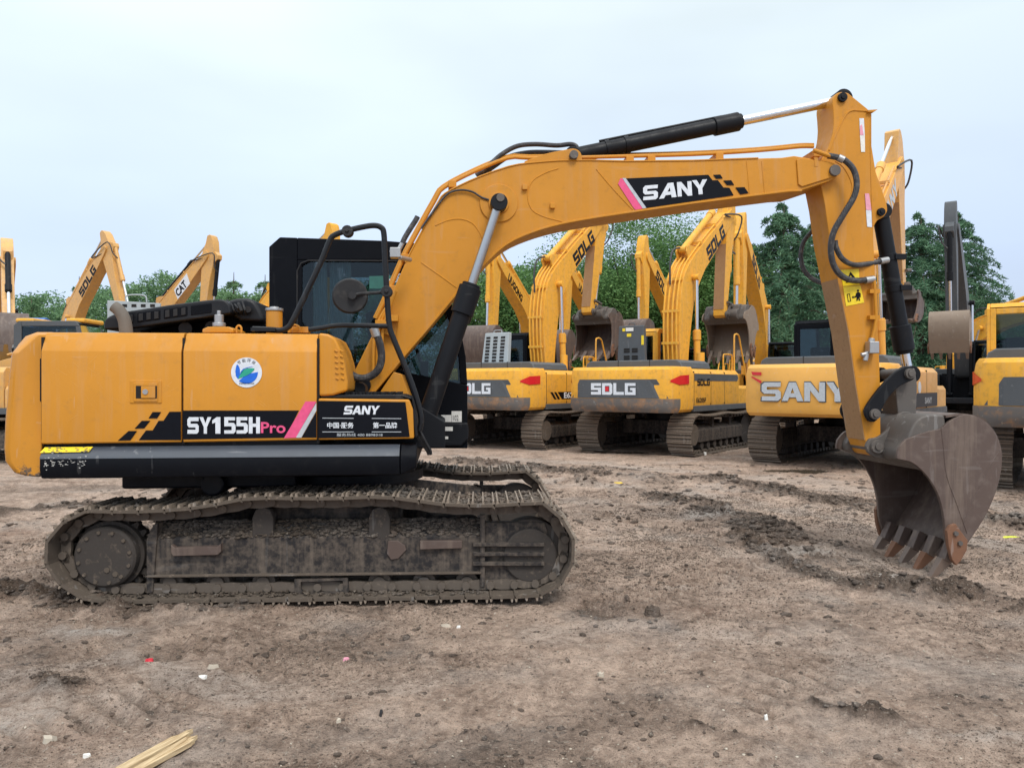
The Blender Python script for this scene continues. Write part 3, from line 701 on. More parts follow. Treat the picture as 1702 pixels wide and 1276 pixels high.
# decals on the side (photo points lie on the door plane)
def dec(name, pts, mat, parent, v=vN, off=0.004):
    q = pu(pts, v); O = (0, v, 0)
    return place(name, [q], (0, v, 0), (1, 0, 0), (0, 0, 1), mat, parent, off=off)
def dtext(name, s, x0, x1, yt, yb, mat, parent, v=vN, bold=0.0, off=0.008, skew=0):
    O = u3(x0, yb, v); Rv = u3(x1, yb, v) - O; Uv = u3(x0 + skew, yt, v) - O
    return text(name, s, O, Rv, Uv, mat, parent, bold, off)
def dword(name, wd, q, mat, parent, v=vN, off=0.008, gap=0.14):
    O = u3(*q[0], v); return place(name, word(wd, gap), O, u3(*q[1], v) - O, u3(*q[2], v) - O, mat, parent, off=off)
for pts in ([(196, 732), (214, 716), (228, 716), (217, 731.5)], [(224, 712), (236, 699), (250, 699), (240, 711.5)], [(247, 695), (254, 684.5), (268, 684.5), (261.5, 695)]):
    dec('black_check', pts, 'decal_black', rear)
dec('black_stripe', [(231, 731), (243, 715), (254, 715), (264, 699), (272, 699), (282, 684), (301, 684), (301, 731)], 'decal_black', rear)
dec('black_stripe', [(304.6, 682), (497, 682), (474, 727), (304.6, 730)], 'decal_black', mid)
dec('pink_stripe', [(508, 667), (526, 667), (492, 727), (472, 728)], 'decal_pink', mid, off=0.005)
dec('silver_stripe', [(526, 669), (526, 682), (501, 727), (492, 727)], 'decal_silver', mid, off=0.006)
dec('black_corner', [(526, 684), (526, 727), (501.5, 727)], 'decal_black', mid)
O_ = u3(312, 720.5, vN)
place('model_lettering', word('SY155H', .09), O_, u3(432.5, 720, vN) - O_, u3(312, 693, vN) - O_, 'decal_white', mid, off=0.008)
dtext('version_lettering', 'Pro', 434, 475, 701, 719.5, 'decal_pink', mid, bold=0.02)
a = u3(410, 619, vN)
place('round_emblem', [disc(a.x, a.z, 0.108, 40)], (0, vN, 0), (1, 0, 0), (0, 0, 1), 'decal_white', mid, off=0.004)
place('emblem_blue', [disc(a.x, a.z, 0.080, 24, -2.3, 0.15) + [(a.x + 0.0, a.z - 0.012)], smooth2([(a.x - 0.078, a.z + 0.01), (a.x - 0.066, a.z + 0.058), (a.x - 0.045, a.z + 0.02), (a.x - 0.055, a.z - 0.045), (a.x - 0.074, a.z - 0.025)], 3)], (0, vN, 0), (1, 0, 0), (0, 0, 1), 'decal_blue', mid, off=0.006)
place('emblem_leaf', [smooth2([(a.x - 0.058, a.z - 0.045), (a.x - 0.02, a.z + 0.02), (a.x + 0.055, a.z + 0.03), (a.x + 0.035, a.z - 0.0), (a.x, a.z - 0.022)], 3)], (0, vN, 0), (1, 0, 0), (0, 0, 1), 'decal_green', mid, off=0.008)
place('emblem_leaf', [smooth2([(a.x - 0.052, a.z - 0.03), (a.x - 0.025, a.z + 0.025), (a.x + 0.05, a.z + 0.046), (a.x - 0.01, a.z + 0.028)], 3)], (0, vN, 0), (1, 0, 0), (0, 0, 1), 'decal_blue', mid, off=0.008)
for i, (ch, ang) in enumerate((('节', 125), ('能', 102), ('环', 78), ('保', 55))):
    t = R(ang); cxx, czz = a.x + 0.088 * math.cos(t), a.z + 0.088 * math.sin(t); rr = Vector((math.sin(t), 0, -math.cos(t))) * 0.024; up = Vector((math.cos(t), 0, math.sin(t))) * 0.024
    text('emblem_lettering', ch, Vector((cxx, vN, czz)) - rr / 2 - up / 2, rr, up, 'decal_black', mid, 0.0, 0.007)
dtext('emblem_lettering', 'ENERGY SAVING', 398, 423, 635.5, 638.5, 'decal_black', mid, off=0.007)
# door latch: recessed plate with a paddle
lt = MB().prism(pu([(216, 632), (269, 632), (269, 670), (216, 670)], vN), vN - 0.006, vN + 0.004).build('door_latch', 'paint_main', rear, bevel=0.01, seg=3)
lt2 = MB().prism(pu([(223, 636), (263, 636), (263, 667), (223, 667)], vN), vN - 0.012, vN + 0.004).build('latch_plate', 'paint_main', rear, bevel=0.003)
MB().prism(pu([(227, 641), (262, 641), (262, 662), (227, 662)], vN), vN - 0.0135, vN - 0.005).build('latch_recess', 'seam', rear)
MB().prism(pu([(236, 641.5), (259.5, 641.5), (259.5, 661.5), (236, 661.5)], vN), vN - 0.02, vN - 0.006).build('latch_paddle', 'paint_main', rear, bevel=0.003)
p = u3(243.5, 651, vN); MB().cyl((p.x, vN - 0.026, p.z), (p.x, vN, p.z), 0.019, 16).build('lock', 'steel', rear)
# tool box decal
vT = -1.22
dec('black_label', [(529.5, 666), (674, 668), (681, 728 - 2), (529.5, 728)], 'decal_black', tb, v=vT, off=0.004)
dword('maker_lettering', 'SANY', [(571, 688.5), (629, 688.5), (573.5, 674)], 'decal_white', tb, v=vT, off=0.007, gap=0.06)
for q in ([(536, 694), (588, 694.5), (588, 695.5), (536, 695)], [(618, 694.5), (667, 695), (667, 696), (618, 695.5)], [(536, 717), (588, 717), (588, 718), (536, 718)], [(618, 717), (667, 717), (667, 718), (618, 718)]):
    dec('white_rule', q, 'decal_silver', tb, v=vT, off=0.006)
dtext('slogan_lettering', '中国·服务', 544, 588, 701.5, 711.5, 'decal_white', tb, v=vT, bold=0.02)
dtext('slogan_lettering', '第一品牌', 620, 660, 701.5, 711.5, 'decal_white', tb, v=vT, bold=0.02)
dtext('phone_lettering', '服务热线 400 8898318', 560, 636, 719.5, 725, 'decal_silver', tb, v=vT, bold=0.0)
# fine rubbed scratches in the door paint
for host, xa, xb, ya, yb, n_ in ((rear, 74, 296, 590, 728, 46), (mid, 310, 520, 590, 675, 22)):
    mb = MB()
    for i in range(n_):
        x_, y_ = rnd.uniform(xa, xb), rnd.uniform(ya, yb); L_ = rnd.uniform(4, 22) * (1 if rnd.random() < .8 else 1.8); t_ = rnd.choice((rnd.gauss(.8, .25), rnd.gauss(-.5, .4))); ww = rnd.uniform(.12, .4)
        x2, y2 = min(max(x_ + L_ * math.cos(t_), xa), xb), min(max(y_ + L_ * math.sin(t_), ya), yb)
        q = [fu(x_, y_, vN), fu(x2, y2, vN), fu(x2, y2 + ww, vN), fu(x_, y_ + ww * .5, vN)]
        mb.add([(a, vN - .0022, z) for a, z in q], [(0, 1, 2, 3)])
    mb.build('scratch_marks', 'scratch', host)
# yellow warning strip on the skirt and its peeled remains
mb = MB()
def on_chamfer(px, t):
    a = fu(px, 750, -1.23)[0]; return (a, -1.192 - 0.065 * t - 0.007, 1.157 - 0.06 * t + 0.007)
mb.add([on_chamfer(72, 0.15), on_chamfer(152, 0.12), on_chamfer(149, 0.66), on_chamfer(68, 0.74)], [(0, 1, 2, 3)]); mb.build('warning_strip', 'decal_yellow', sk)
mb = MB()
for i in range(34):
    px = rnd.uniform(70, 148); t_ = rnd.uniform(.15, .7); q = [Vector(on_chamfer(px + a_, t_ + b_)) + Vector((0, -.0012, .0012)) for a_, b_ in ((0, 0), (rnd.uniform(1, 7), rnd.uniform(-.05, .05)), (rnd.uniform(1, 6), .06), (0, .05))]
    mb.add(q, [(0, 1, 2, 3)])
mb.build('worn_sheen_patches', 'skirt_sheen', sk)
mb = MB()
for i in range(70):
    px = rnd.uniform(72, 145); py = rnd.gauss(768, 4.5); w_ = rnd.uniform(0.8, 4.5); h_ = rnd.uniform(0.3, 1.0)
    q = [fu(px + dx, py + dy, -1.262) for dx, dy in ((0, 0), (w_, h_ * .4), (w_ * .8, h_), (w_ * .2, h_ * 1.3))]
    mb.add([(a, -1.2645, z) for a, z in q], [(0, 1, 2, 3)])
mb.build('peeled_sticker', 'paper', sk)

# ================= hood on top =================
vh0, vh1 = -0.85, 0.25
ho = smooth2([(172, 548), (173, 534), (182, 525), (200, 519), (225, 515)], 3)[:-1] + [(225, 515), (285, 506), (340, 499), (362, 497)] + smooth2([(362, 497), (374, 499), (382, 508), (384, 521)], 3)[1:] + [(330, 530), (260, 540), (222, 546)]
hood = MB().prism(pu(ho, vh0), vh0, vh1).build('engine_hood', 'black_plastic', EX, bevel=0.03, seg=4)
for x0, x1, t0 in ((213, 222, 0), (228, 267, 0), (272, 312, 0), (317, 352, 1)):
    def yt(x): return 515 - (x - 225) * 0.13 + 5
    def yb(x): return 541 - (x - 225) * 0.135 - 4
    q = [(x0, yt(x0)), (x1, yt(x1)), (x1, yb(x1)), (x0, yb(x0))]
    o = MB().prism(pu(q, vh0), vh0 - 0.004, vh0 + 0.02).build('grille_panel', 'cab_black', hood, bevel=0.006)
    if not t0:
        mb = MB(); k = 3 if x1 - x0 > 20 else 1
        for j in range(k):
            xc = x0 + (x1 - x0) * (j + 0.5) / k; yc = (yt(xc) + yb(xc)) / 2
            mb.prism(pu([(xc - 3.6, yc - 5.5), (xc + 3.6, yc - 6.5), (xc + 3.6, yc + 5.5), (xc - 3.6, yc + 6.5)], vh0), vh0 - 0.010, vh0 - 0.002)
        mb.build('grille_slot', 'rubber', hood, bevel=0.003)
h2 = [(376, 500), (392, 496), (410, 495)] + smooth2([(410, 495), (422, 500), (432, 514), (438, 528)], 3)[1:] + [(438, 536), (400, 534), (376, 520)]
o = MB().prism(pu(h2, -0.7), -0.7, 0.3).build('air_filter_cover', 'black_plastic', EX, bevel=0.03, seg=4)
mb = MB()
for k in range(7):
    x_ = 366 + k * 6; pts = [u3(x_, 500 + rnd.uniform(-2, 6), -0.75), u3(x_ + 5, 512 + rnd.uniform(-4, 4), -0.8), u3(x_ + rnd.uniform(4, 14), 520 + rnd.uniform(-5, 4), -0.72)]
    mb.tube(catmull(pts, 4), rnd.uniform(0.006, 0.014), 6)
mb.cyl(u3(398, 513, -0.78), u3(398, 513, -0.6), 0.03, 12); mb.cyl(u3(412, 514, -0.78), u3(412, 514, -0.6), 0.025, 12)
mb.build('wiring', 'rubber', EX)
MB().prism(pu([(232, 552), (232, 544), (300, 535), (385, 526), (440, 534), (442, 552)], -0.6), -0.6, 0.2).build('engine_block', 'cab_black', EX, bevel=0.01)
mb = MB().cyl(u3(308, 546, -0.75), u3(308, 546, -0.6), 0.05, 12).cyl(u3(352, 544, -0.75), u3(352, 544, -0.6), 0.05, 12); mb.build('engine_fan_guard', 'black_plastic', EX)
# exhaust
mb = MB(); path = catmull([u3(210, 560, -0.95), u3(209, 545, -0.95), u3(206, 530, -0.95), u3(199, 517, -0.95), u3(189, 509, -0.95)], 6)
mb.tube(path, [0.048 * (1 - 0.12 * i / len(path)) for i in range(len(path))], 20); mb.build('exhaust_pipe', 'pipe_grey', EX)
# fuel cap, tank neck and small brackets
mb = MB().prism(pu([(336, 553), (336, 547), (345, 543), (380, 543), (388, 547), (388, 553)], -1.05), -1.05, -0.7); mb.build('filler_housing', 'paint_main', EX, bevel=0.008)
a = u3(364, 543, -0.95); MB().cyl(a, a + Vector((0, 0, 0.03)), 0.048, 24).cyl(a + Vector((0, 0, 0.03)), a + Vector((0, 0, 0.09)), 0.034, 20).cyl(a + Vector((0, 0, 0.09)), a + Vector((0, 0, 0.12)), 0.015, 12).build('filler_cap', 'steel', EX, bevel=0.004)
mb = MB(); mb.tube(catmull([u3(393, 553, -1), u3(393, 545, -1), u3(397, 541, -1), u3(401, 545, -1), u3(401, 553, -1)], 5), 0.008, 8); mb.build('lifting_eye', 'paint_main', EX)
a = u3(456, 556, -0.9); b_ = u3(456, 517, -0.9); MB().cyl(a, b_, 0.06, 28).build('hydraulic_tank_neck', 'paint_main', EX, bevel=0.006)
MB().cyl(b_, b_ + Vector((0, 0, 0.02)), 0.067, 28).cyl(b_ + Vector((0, 0, 0.02)), b_ + Vector((0, 0, 0.032)), 0.035, 20).build('tank_cap', 'steel', EX, bevel=0.004)
mb = MB().prism(pu([(478, 553), (478, 543), (512, 543), (512, 553)], -0.9), -0.9, -0.8); mb.tube(catmull([u3(483, 549, -0.93), u3(484, 543, -0.93), u3(490, 540, -0.93), u3(497, 543, -0.93), u3(498, 549, -0.93)], 4), 0.008, 8)
mb.build('handrail_bracket', 'paint_main', EX, bevel=0.003)

# ================= handrail and mirror =================
vr = -1.05
def rail(pts, r=0.0215, n=5): return catmull([u3(x, y, vr) for x, y in pts], n)
mb = MB(); mb.tube(rail([(420, 547), (450, 548), (466, 549), (477, 545), (486, 534), (510, 485), (535, 432), (548, 400), (556, 391), (575, 384), (605, 377), (622, 375), (633, 378), (638, 388), (640, 430), (643, 485), (647, 540), (655, 565), (672, 606), (688, 648), (698, 684), (700, 700), (697, 716)]), 0.0215, 10)
mb.tube(rail([(513, 548), (535, 545), (560, 541), (600, 541), (647, 542)]), 0.018, 10)
mb.prism(pu([(420, 545), (460, 546), (460, 551), (420, 551)], vr), vr - 0.06, vr + 0.06)
hr = mb.build('handrail', 'black_plastic', EX)
mb = MB()
for x_, y_, r_ in ((578, 385, 0.042), (643, 485, 0.043)):
    p = u3(x_, y_, vr); mb.cyl(p - Vector((0, 0.04, 0)), p + Vector((0, 0.04, 0)), r_, 14); mb.cyl(p - Vector((0, 0.055, 0)), p + Vector((0, 0.055, 0)), r_ * 0.35, 8)
mb.build('rail_clamp', 'rubber', hr, bevel=0.006)
mi = MB(); c_ = u3(582, 492, vr - 0.06)
th = R(8); nn = Vector((math.sin(th) * -1, math.cos(th), 0.05)).normalized()
mi.tube([c_ - nn * 0.022, c_ - nn * 0.012, c_, c_ + nn * 0.012], [0.118, 0.126, 0.131, 0.131], 48)
mir = mi.build('mirror', 'rubber', EX, ang=25)
mb = MB(); mb.tube([c_ + nn * 0.013, c_ + nn * 0.015], [0.122, 0.122], 40); mb.build('mirror_glass', 'chrome', mir)
mb = MB(); mb.tube(catmull([u3(586, 491, vr - 0.11), u3(600, 488, vr - 0.08), u3(622, 487, vr - 0.03), u3(642, 485, vr)], 4), 0.013, 8)
p = u3(586, 491, vr - 0.1); mb.cyl(p - Vector((0, 0.02, 0)), p + Vector((0, 0.03, 0)), 0.03, 10); mb.build('mirror_arm', 'rubber', mir)

# ================= cab =================
vc0, vc1 = 0.34, 1.20
outl = [(447, 745), (447, 410), (465, 394), (640, 400), (700, 405), (712, 414), (742, 480), (766, 550), (774, 592), (777, 700), (777, 745)]
def cab_pt(p, v): return fu(p[0], p[1], vc0)
win = smooth2([(499, 600), (494, 590), (494, 445), (503, 432), (520, 430), (690, 432), (700, 440), (706, 460)], 1) + [(706, 600)]
cab = MB()
P_ = pu(outl, vc0)
cz = lambda y: fu(600, y, vc0)[1]; cu = lambda x: fu(x, 560, vc0)[0]
zf, zr = cz(745), cz(400)
# near wall in pieces round the window
cab.prism(pu([(447, 745), (447, 410), (465, 394), (494, 395), (494, 745)], vc0), vc0, vc0 + 0.05)
cab.prism(pu([(494.01, 395), (640, 400), (700, 405), (712, 414), (718, 432), (494.01, 432)], vc0), vc0, vc0 + 0.05)
cab.prism(pu([(494.01, 602), (600, 602), (777, 640), (777, 745), (494.01, 745)], vc0), vc0, vc0 + 0.05)
cab.prism(pu([(706, 432), (718, 432), (742, 480), (766, 550), (774, 592), (777, 640), (765, 637), (762, 595), (752, 552), (730, 486)], vc0), vc0, vc0 + 0.05)
cab.prism(pu([(494.01, 432.01), (520, 432.01), (502, 442), (501, 602), (494.01, 602)], vc0), vc0, vc0 + 0.05)
# far wall with its door window, roof, rear, floor
cab.prism(pu([(447, 745), (447, 410), (465, 394), (494, 395), (494, 745)], vc0), vc1 - 0.05, vc1)
cab.prism(pu([(494.01, 395), (640, 400), (700, 405), (712, 414), (718, 440), (494.01, 440)], vc0), vc1 - 0.05, vc1)
cab.prism(pu([(494.01, 640), (777, 640), (777, 745), (494.01, 745)], vc0), vc1 - 0.05, vc1)
cab.prism(pu([(706, 440), (718, 440), (742, 480), (766, 550), (774, 592), (777, 640), (765, 640), (762, 595), (752, 552), (730, 486)], vc0), vc1 - 0.05, vc1)
roof = pu([(447, 410), (465, 394), (640, 400), (700, 405), (712, 414), (708, 418), (640, 406), (466, 400), (453, 414)], vc0)
cab.prism(roof, vc0 + 0.05, vc1 - 0.05)
cab.prism(pu([(447, 410), (453, 414), (453, 500), (447, 500)], vc0), vc0 + 0.05, vc1 - 0.05)
cab.prism(pu([(447, 580), (453, 580), (453, 745), (447, 745)], vc0), vc0 + 0.05, vc1 - 0.05)
cab.prism(pu([(770, 640), (777, 640), (777, 745), (770, 745)], vc0), vc0 + 0.05, vc1 - 0.05)
cab.prism(pu([(453, 735), (770, 735), (770, 745), (453, 745)], vc0), vc0 + 0.05, vc1 - 0.05)
cabo = cab.build('cab', 'cab_black', EX, bevel=0.01, seg=3)
MB().prism(pu([(680, 702), (777, 702), (779, 712), (779, 730), (766, 742), (700, 742), (690, 735), (680, 735)], 0.30), 0.30, 1.2).build('cab_base', 'black_paint', EX, bevel=0.02, seg=3)
gm = MB(); q = pu([(501, 432), (706, 432), (730, 486), (752, 552), (762, 595), (765, 637), (600, 602), (501, 602)], vc0); q = [(a, z) for a, z in q]
gm.prism(q, vc0 + 0.02, vc0 + 0.026); gm.build('side_window', 'glass', cabo, smooth=False)
gm = MB(); q = pu([(494, 440), (706, 440), (730, 486), (752, 552), (762, 595), (765, 640), (494, 640)], vc0); gm.prism(q, vc1 - 0.03, vc1 - 0.024); gm.build('door_window', 'glass', cabo, smooth=False)
gm = MB(); q0 = [fu(*p, vc0) for p in ((712, 414), (742, 480), (766, 550), (774, 592), (777, 640))]
for a, b_ in zip(q0[:-1], q0[1:]): gm.add([(a[0] - 0.01, vc0 + 0.05, a[1]), (b_[0] - 0.01, vc0 + 0.05, b_[1]), (b_[0] - 0.01, vc1 - 0.05, b_[1]), (a[0] - 0.01, vc1 - 0.05, a[1])], [(0, 1, 2, 3)])
gm.build('windscreen', 'glass', cabo, smooth=False)
# window rubber frame
mb = MB(); mb.tube([u3(x, y, vc0 - 0.002) for x, y in ((494, 600), (494, 450), (500, 438), (512, 433), (704, 434))], 0.008, 6); mb.build('window_seal', 'rubber', cabo)
# curtains
def curtain(x0, x1, y0, y1, v, folds, amp):
    mb = MB(); n = folds * 8; vs = []
    for i in range(n + 1):
        t = i / n; xx = x0 + (x1 - x0) * t; dv = amp * math.sin(t * folds * 2 * math.pi) + amp * 0.4 * math.sin(t * folds * 5.1)
        a = u3(xx, y0, v); b_ = u3(xx + 0.15 * (xx - x0), y1, v); vs += [(a.x, v + dv, a.z), (b_.x, v + dv, b_.z)]
    mb.add(vs, [(2 * i, 2 * i + 2, 2 * i + 3, 2 * i + 1) for i in range(n)]); mb.build('curtain', 'curtain', cabo)
curtain(521, 543, 430, 592, 0.44, 3, 0.018); curtain(548, 583, 430, 592, 0.43, 4, 0.02)
MB().prism(pu([(606, 700), (612, 560), (606, 520), (622, 515), (632, 600), (680, 608), (682, 640), (640, 700)], 0.6), 0.6, 1.0).build('seat', 'cab_black', cabo, bevel=0.03, seg=3)
mb = MB(); mb.prism(pu([(690, 700), (700, 600), (712, 600), (708, 700)], 0.6), 0.55, 0.7); mb.tube([u3(700, 604, 0.6), u3(692, 580, 0.6)], 0.015, 8); mb.build('control_console', 'cab_black', cabo)
q = [(614, 459), (690, 457), (690, 478), (614, 480)]
MB().prism(pu(q, 0.35), 0.350, 0.354).build('window_sticker', 'sticker_green', cabo)
O = u3(647, 476, 0.35); text('sticker_lettering', 'ZOO', O, u3(672, 462, 0.35) - O, u3(642, 467, 0.35) - O, 'decal_white', cabo, 0.02, 0.006)
# papers at the foot of the cab
for q in ([(733, 689.5), (750, 689.5), (750, 701), (733, 701)], [(750.5, 683), (767.5, 683), (767.5, 701), (750.5, 701)]):
    dec('paper_note', q, 'paper', cabo, v=vc0, off=0.004)
dtext('note_lettering', '102', 753, 762, 690, 699, 'decal_black', cabo, v=vc0, off=0.006)
for q in ([(738, 709), (752.5, 709), (752.5, 716), (738, 716)], [(739, 725), (745, 725), (745, 729.5), (739, 729.5)]):
    dec('paper_note', q, 'paper', cabo, v=0.30, off=0.006)
dec('type_plate', [(708, 710), (735, 709), (735, 716), (708, 717)], 'grey_paint', cabo, v=0.30, off=0.005)
# machinery between cab and tool box, loose straps
MB().prism(pu([(575, 742), (580, 660), (690, 668), (740, 700), (740, 742)], -0.3), -0.45, 0.32).build('centre_frame', 'black_paint', EX, bevel=0.01)
MB().prism(pu([(625, 662), (655, 618), (668, 622), (684, 668)], -0.22), -0.26, 0.26).build('boom_bracket', 'paint_arm', EX, bevel=0.006)
MB().prism(pu([(696, 702), (712, 660), (722, 702)], -0.2), -0.24, -0.2).build('bracket_plate', 'paint_arm', EX)
mb = MB()
for k in range(2):
    pts = [u3(688 + k * 6, 712, -1.0), u3(695 + k * 7, 726, -1.02), u3(703 + k * 5, 738, -1.0), u3(710 + k * 4, 748, -0.98), u3(713 + k * 2, 755, -0.97)]
    mb.tube(catmull(pts, 3), 0.016, 5)
mb.build('strap', 'rubber', EX)

# ================= boom =================
vb = 0.22
top = smooth2([(586, 622), (600, 595), (640, 512), (674, 436), (691, 403), (727, 338), (739, 322), (765, 308), (799, 293), (845, 277), (880, 271), (930, 267)], 2) + [(980, 266.5), (1040, 268), (1150, 267), (1260, 263), (1300, 262), (1320, 259), (1345, 263), (1379, 269)]
tipc = smooth2([(1379, 269), (1390, 274), (1395, 285), (1390, 295), (1380, 301)], 3)[1:]
bot = [(1332, 317), (1310, 318), (1245, 326), (1150, 338), (1054, 352), (1000, 360)] + smooth2([(1000, 360), (937, 371), (884, 386), (840, 407), (801, 443), (760, 487), (715, 541), (671, 592), (648, 620), (623, 650)], 3)[1:] + smooth2([(623, 650), (612, 655), (600, 652), (588, 640), (586, 622)], 3)[1:-1]
boom_out = top + tipc + bot
boom = MB().prism(pu(boom_out, -vb), -vb, vb).build('boom', 'paint_arm', EX, bevel=0.010, seg=3, ang=20)
# top and bottom flange edges stand a little proud of the side plate
mb = MB()
def edge_strip(mb, pts, v, wd, out):
    P = [Vector((*fu(x, y, v), 0)) for x, y in pts]; 
    for i in range(len(P) - 1):
        pass
    mb.tube([(p.x, v - 0.004, p.y) for p in P], 0.012, 6)
edge_strip(mb, bot[:-6], -vb, 0, 0)
mb.tube([(p.x, -vb - 0.002, p.z) for p in [u3(x, y, -vb) for x, y in top[6:-4]]], 0.007, 6)
mb.build('flange_edge', 'paint_arm', boom)
# worn brown underside
# raised plates and weld beads
pt = [(1323, 266), (1330, 264), (1379, 271), (1391, 277), (1393, 286), (1386, 294), (1332, 311), (1326, 307)]
MB().prism(pu(pt, -vb), -vb - 0.016, -vb).build('tip_plate', 'paint_arm', boom, bevel=0.005)
mb = MB(); a = u3(829, 338, -vb)
mb.cyl((a.x, -vb - 0.014, a.z), (a.x, -vb, a.z), 0.165, 48); mb.cyl((a.x, -vb - 0.03, a.z), (a.x, -vb, a.z), 0.09, 32)
mb.build('pin_boss', 'paint_arm', boom, bevel=0.004)
def bead(pts, v=-vb, r=0.006): return catmull([u3(x, y, v) for x, y in pts], 5)
mb = MB()
for pts in ([(723, 375), (745, 366), (766, 364), (785, 371), (797, 386), (801, 396)], [(928, 280), (905, 288), (884, 302), (877, 325), (884, 348), (904, 360), (934, 368)], [(991, 281), (1020, 315), (1054, 351)], [(700, 436), (730, 457), (759, 478)], [(1241, 269), (1244, 300), (1246, 324)], [(1266, 268), (1269, 300), (1271, 322)]):
    mb.tube(bead(pts), 0.0055, 6)
mb.build('weld_seam', 'paint_arm', boom)
mb = MB()
for x_, y_ in ((918, 343), (872, 312)):
    p = u3(x_, y_, -vb); mb.box(p.x - 0.022, p.x + 0.022, -vb - 0.03, -vb, p.z - 0.022, p.z + 0.022)
mb.build('mounting_lug', 'paint_arm', boom, bevel=0.003)
ear = smooth2([(872, 268), (905, 256), (944, 248), (955, 247), (963, 251), (967, 259), (967, 272)], 3) + [(960, 285), (880, 285)]
for s in (-1, 1):
    MB().prism(pu(ear, -vb + 0.005), s * 0.19 - 0.022, s * 0.19 + 0.022).build('cylinder_lug', 'paint_arm', boom, bevel=0.004)
foot = u3(603, 640, -vb); 
mb = MB().cyl((foot.x, -vb - 0.05, foot.z), (foot.x, vb + 0.05, foot.z), 0.07, 24); mb.build('foot_pin', 'black_paint', boom, bevel=0.005)
mb = MB()
for x_, y_, r_ in ((829, 338, 0.035), (953, 259, 0.038), (1385, 285, 0.05)):
    p = u3(x_, y_, -vb); mb.cyl((p.x, -vb - (0.21 if x_ == 829 else 0.045), p.z), (p.x, vb + 0.045, p.z), r_, 20); 
mb.build('pivot_pin', 'grease_steel', boom, bevel=0.004)
# lettering on the boom
bl = dec('black_stripe', [(1040, 297), (1177, 291), (1184, 300), (1193, 300), (1202, 312), (1212, 312.5), (1219, 325), (1074, 346)], 'decal_black', boom, v=-vb, off=0.006)
dec('pink_stripe', [(1031, 297), (1027, 306), (1053, 346), (1056, 349), (1068, 347), (1036, 297)], 'decal_pink', boom, v=-vb, off=0.006)
dec('silver_stripe', [(1034, 296.5), (1039.5, 296.5), (1074, 346), (1068, 347)], 'decal_silver', boom, v=-vb, off=0.008)
for q in ([(1185, 291), (1197, 290.5), (1201, 297), (1190, 297.5)], [(1202, 300.5), (1215, 300), (1220, 308), (1208, 308)], [(1222, 312), (1237, 311.5), (1244, 321.5), (1230, 323.5)]):
    dec('black_check', q, 'decal_black', boom, v=-vb, off=0.006)
q = [((1068.5, 333.5), (1093, 331.5), (1068.5, 309.5)), ((1096, 331), (1123, 328), (1100.5, 306)), ((1126, 327.5), (1150, 325.5), (1124.5, 303.5)), ((1152, 324.5), (1176, 322.5), (1150, 300.5))]
for ch, (o_, r_, t_) in zip('SANY', q):
    O = u3(*o_, -vb); place('maker_lettering', LET[ch], O, u3(*r_, -vb) - O, u3(*t_, -vb) - O, 'decal_white', boom, off=0.010)
# hydraulic pipes along the back of the boom
def off_pts(pts, d):
    out = []
    for i, p in enumerate(pts):
        a, b_ = pts[max(i - 1, 0)], pts[min(i + 1, len(pts) - 1)]; dx, dy = b_[0] - a[0], b_[1] - a[1]; L = math.hypot(dx, dy)
        out.append((p[0] + dy / L * d, p[1] - dx / L * d))
    return out
pp = [(630, 532), (645, 500), (674, 434), (691, 401), (727, 336), (741, 316), (790, 290), (845, 268), (880, 268), (960, 267), (1040, 265), (1150, 262), (1240, 257), (1290, 253), (1330, 249), (1352, 249)]
pipes = MB()
for d, v in ((5, -0.12), (5, -0.04), (8, 0.06), (8, 0.13)):
    pipes.tube(catmull([u3(x, y, v) for x, y in off_pts(pp, d)], 3), 0.017, 10)
pb = pipes.build('hydraulic_pipes', 'paint_arm', boom)
mb = MB()
for x_, y_ in ((1047, 266), (1083, 265), (1196, 260), (1358, 255), (752, 306), (674, 428), (652, 480)):
    a = u3(x_, y_, -0.14); mb.box(a.x - 0.035, a.x + 0.035, -0.15, 0.15, a.z - 0.03, a.z + 0.03)
mb.prism(pu([(1352, 262), (1358, 262), (1358, 278), (1352, 278)], -vb), -vb - 0.02, -vb); mb.build('pipe_clamp', 'paint_arm', boom, bevel=0.004)
# hoses
def hose(pts, v, r, name='hose', parent=EX, mat='hose', n=6):
    vs = v if isinstance(v, (list, tuple)) else [v] * len(pts)
    return MB().tube(catmull([u3(x, y, vv) for (x, y), vv in zip(pts, vs)], n), r, 10).build(name, mat, parent)
hose([(792, 292), (815, 273), (835, 256), (860, 243), (890, 240), (925, 242), (947, 240), (957, 243), (960, 250)], 0.05, 0.022)
hose([(800, 292), (822, 276), (845, 261), (875, 254), (905, 253), (940, 254)], 0.12, 0.022)
hose([(700, 380), (727, 342), (745, 322), (765, 316), (785, 319), (800, 328), (818, 334)], -0.24, 0.009)
hose([(965, 258), (975, 246), (987, 243)], 0.0, 0.02)
hose([(1376, 259), (1392, 262), (1406, 268), (1419, 283), (1424, 305), (1419, 328), (1400, 360), (1386, 385), (1381, 410), (1384, 436), (1395, 455), (1412, 465), (1432, 466), (1450, 463)], [-0.24, -.26, -.28, -.3, -.31, -.31, -.29, -.27, -.25, -.24, -.24, -.23, -.2, -.18], 0.027)
hose([(1388, 400), (1390, 412), (1400, 430), (1418, 440), (1440, 439), (1460, 435), (1474, 432)], [-.22, -.22, -.22, -.2, -.16, -.12, -.1], 0.024)
hose([(1365, 368), (1350, 384), (1336, 402), (1331, 425), (1336, 448), (1350, 463), (1372, 473)], [0.2, .3, .34, .36, .34, .3, .2], 0.022)
MB().tube(catmull([u3(x, y, -.25) for x, y in ((1352, 250), (1366, 255), (1380, 260), (1394, 263))], 4), 0.02, 10).build('steel_pipe', 'paint_arm', boom)
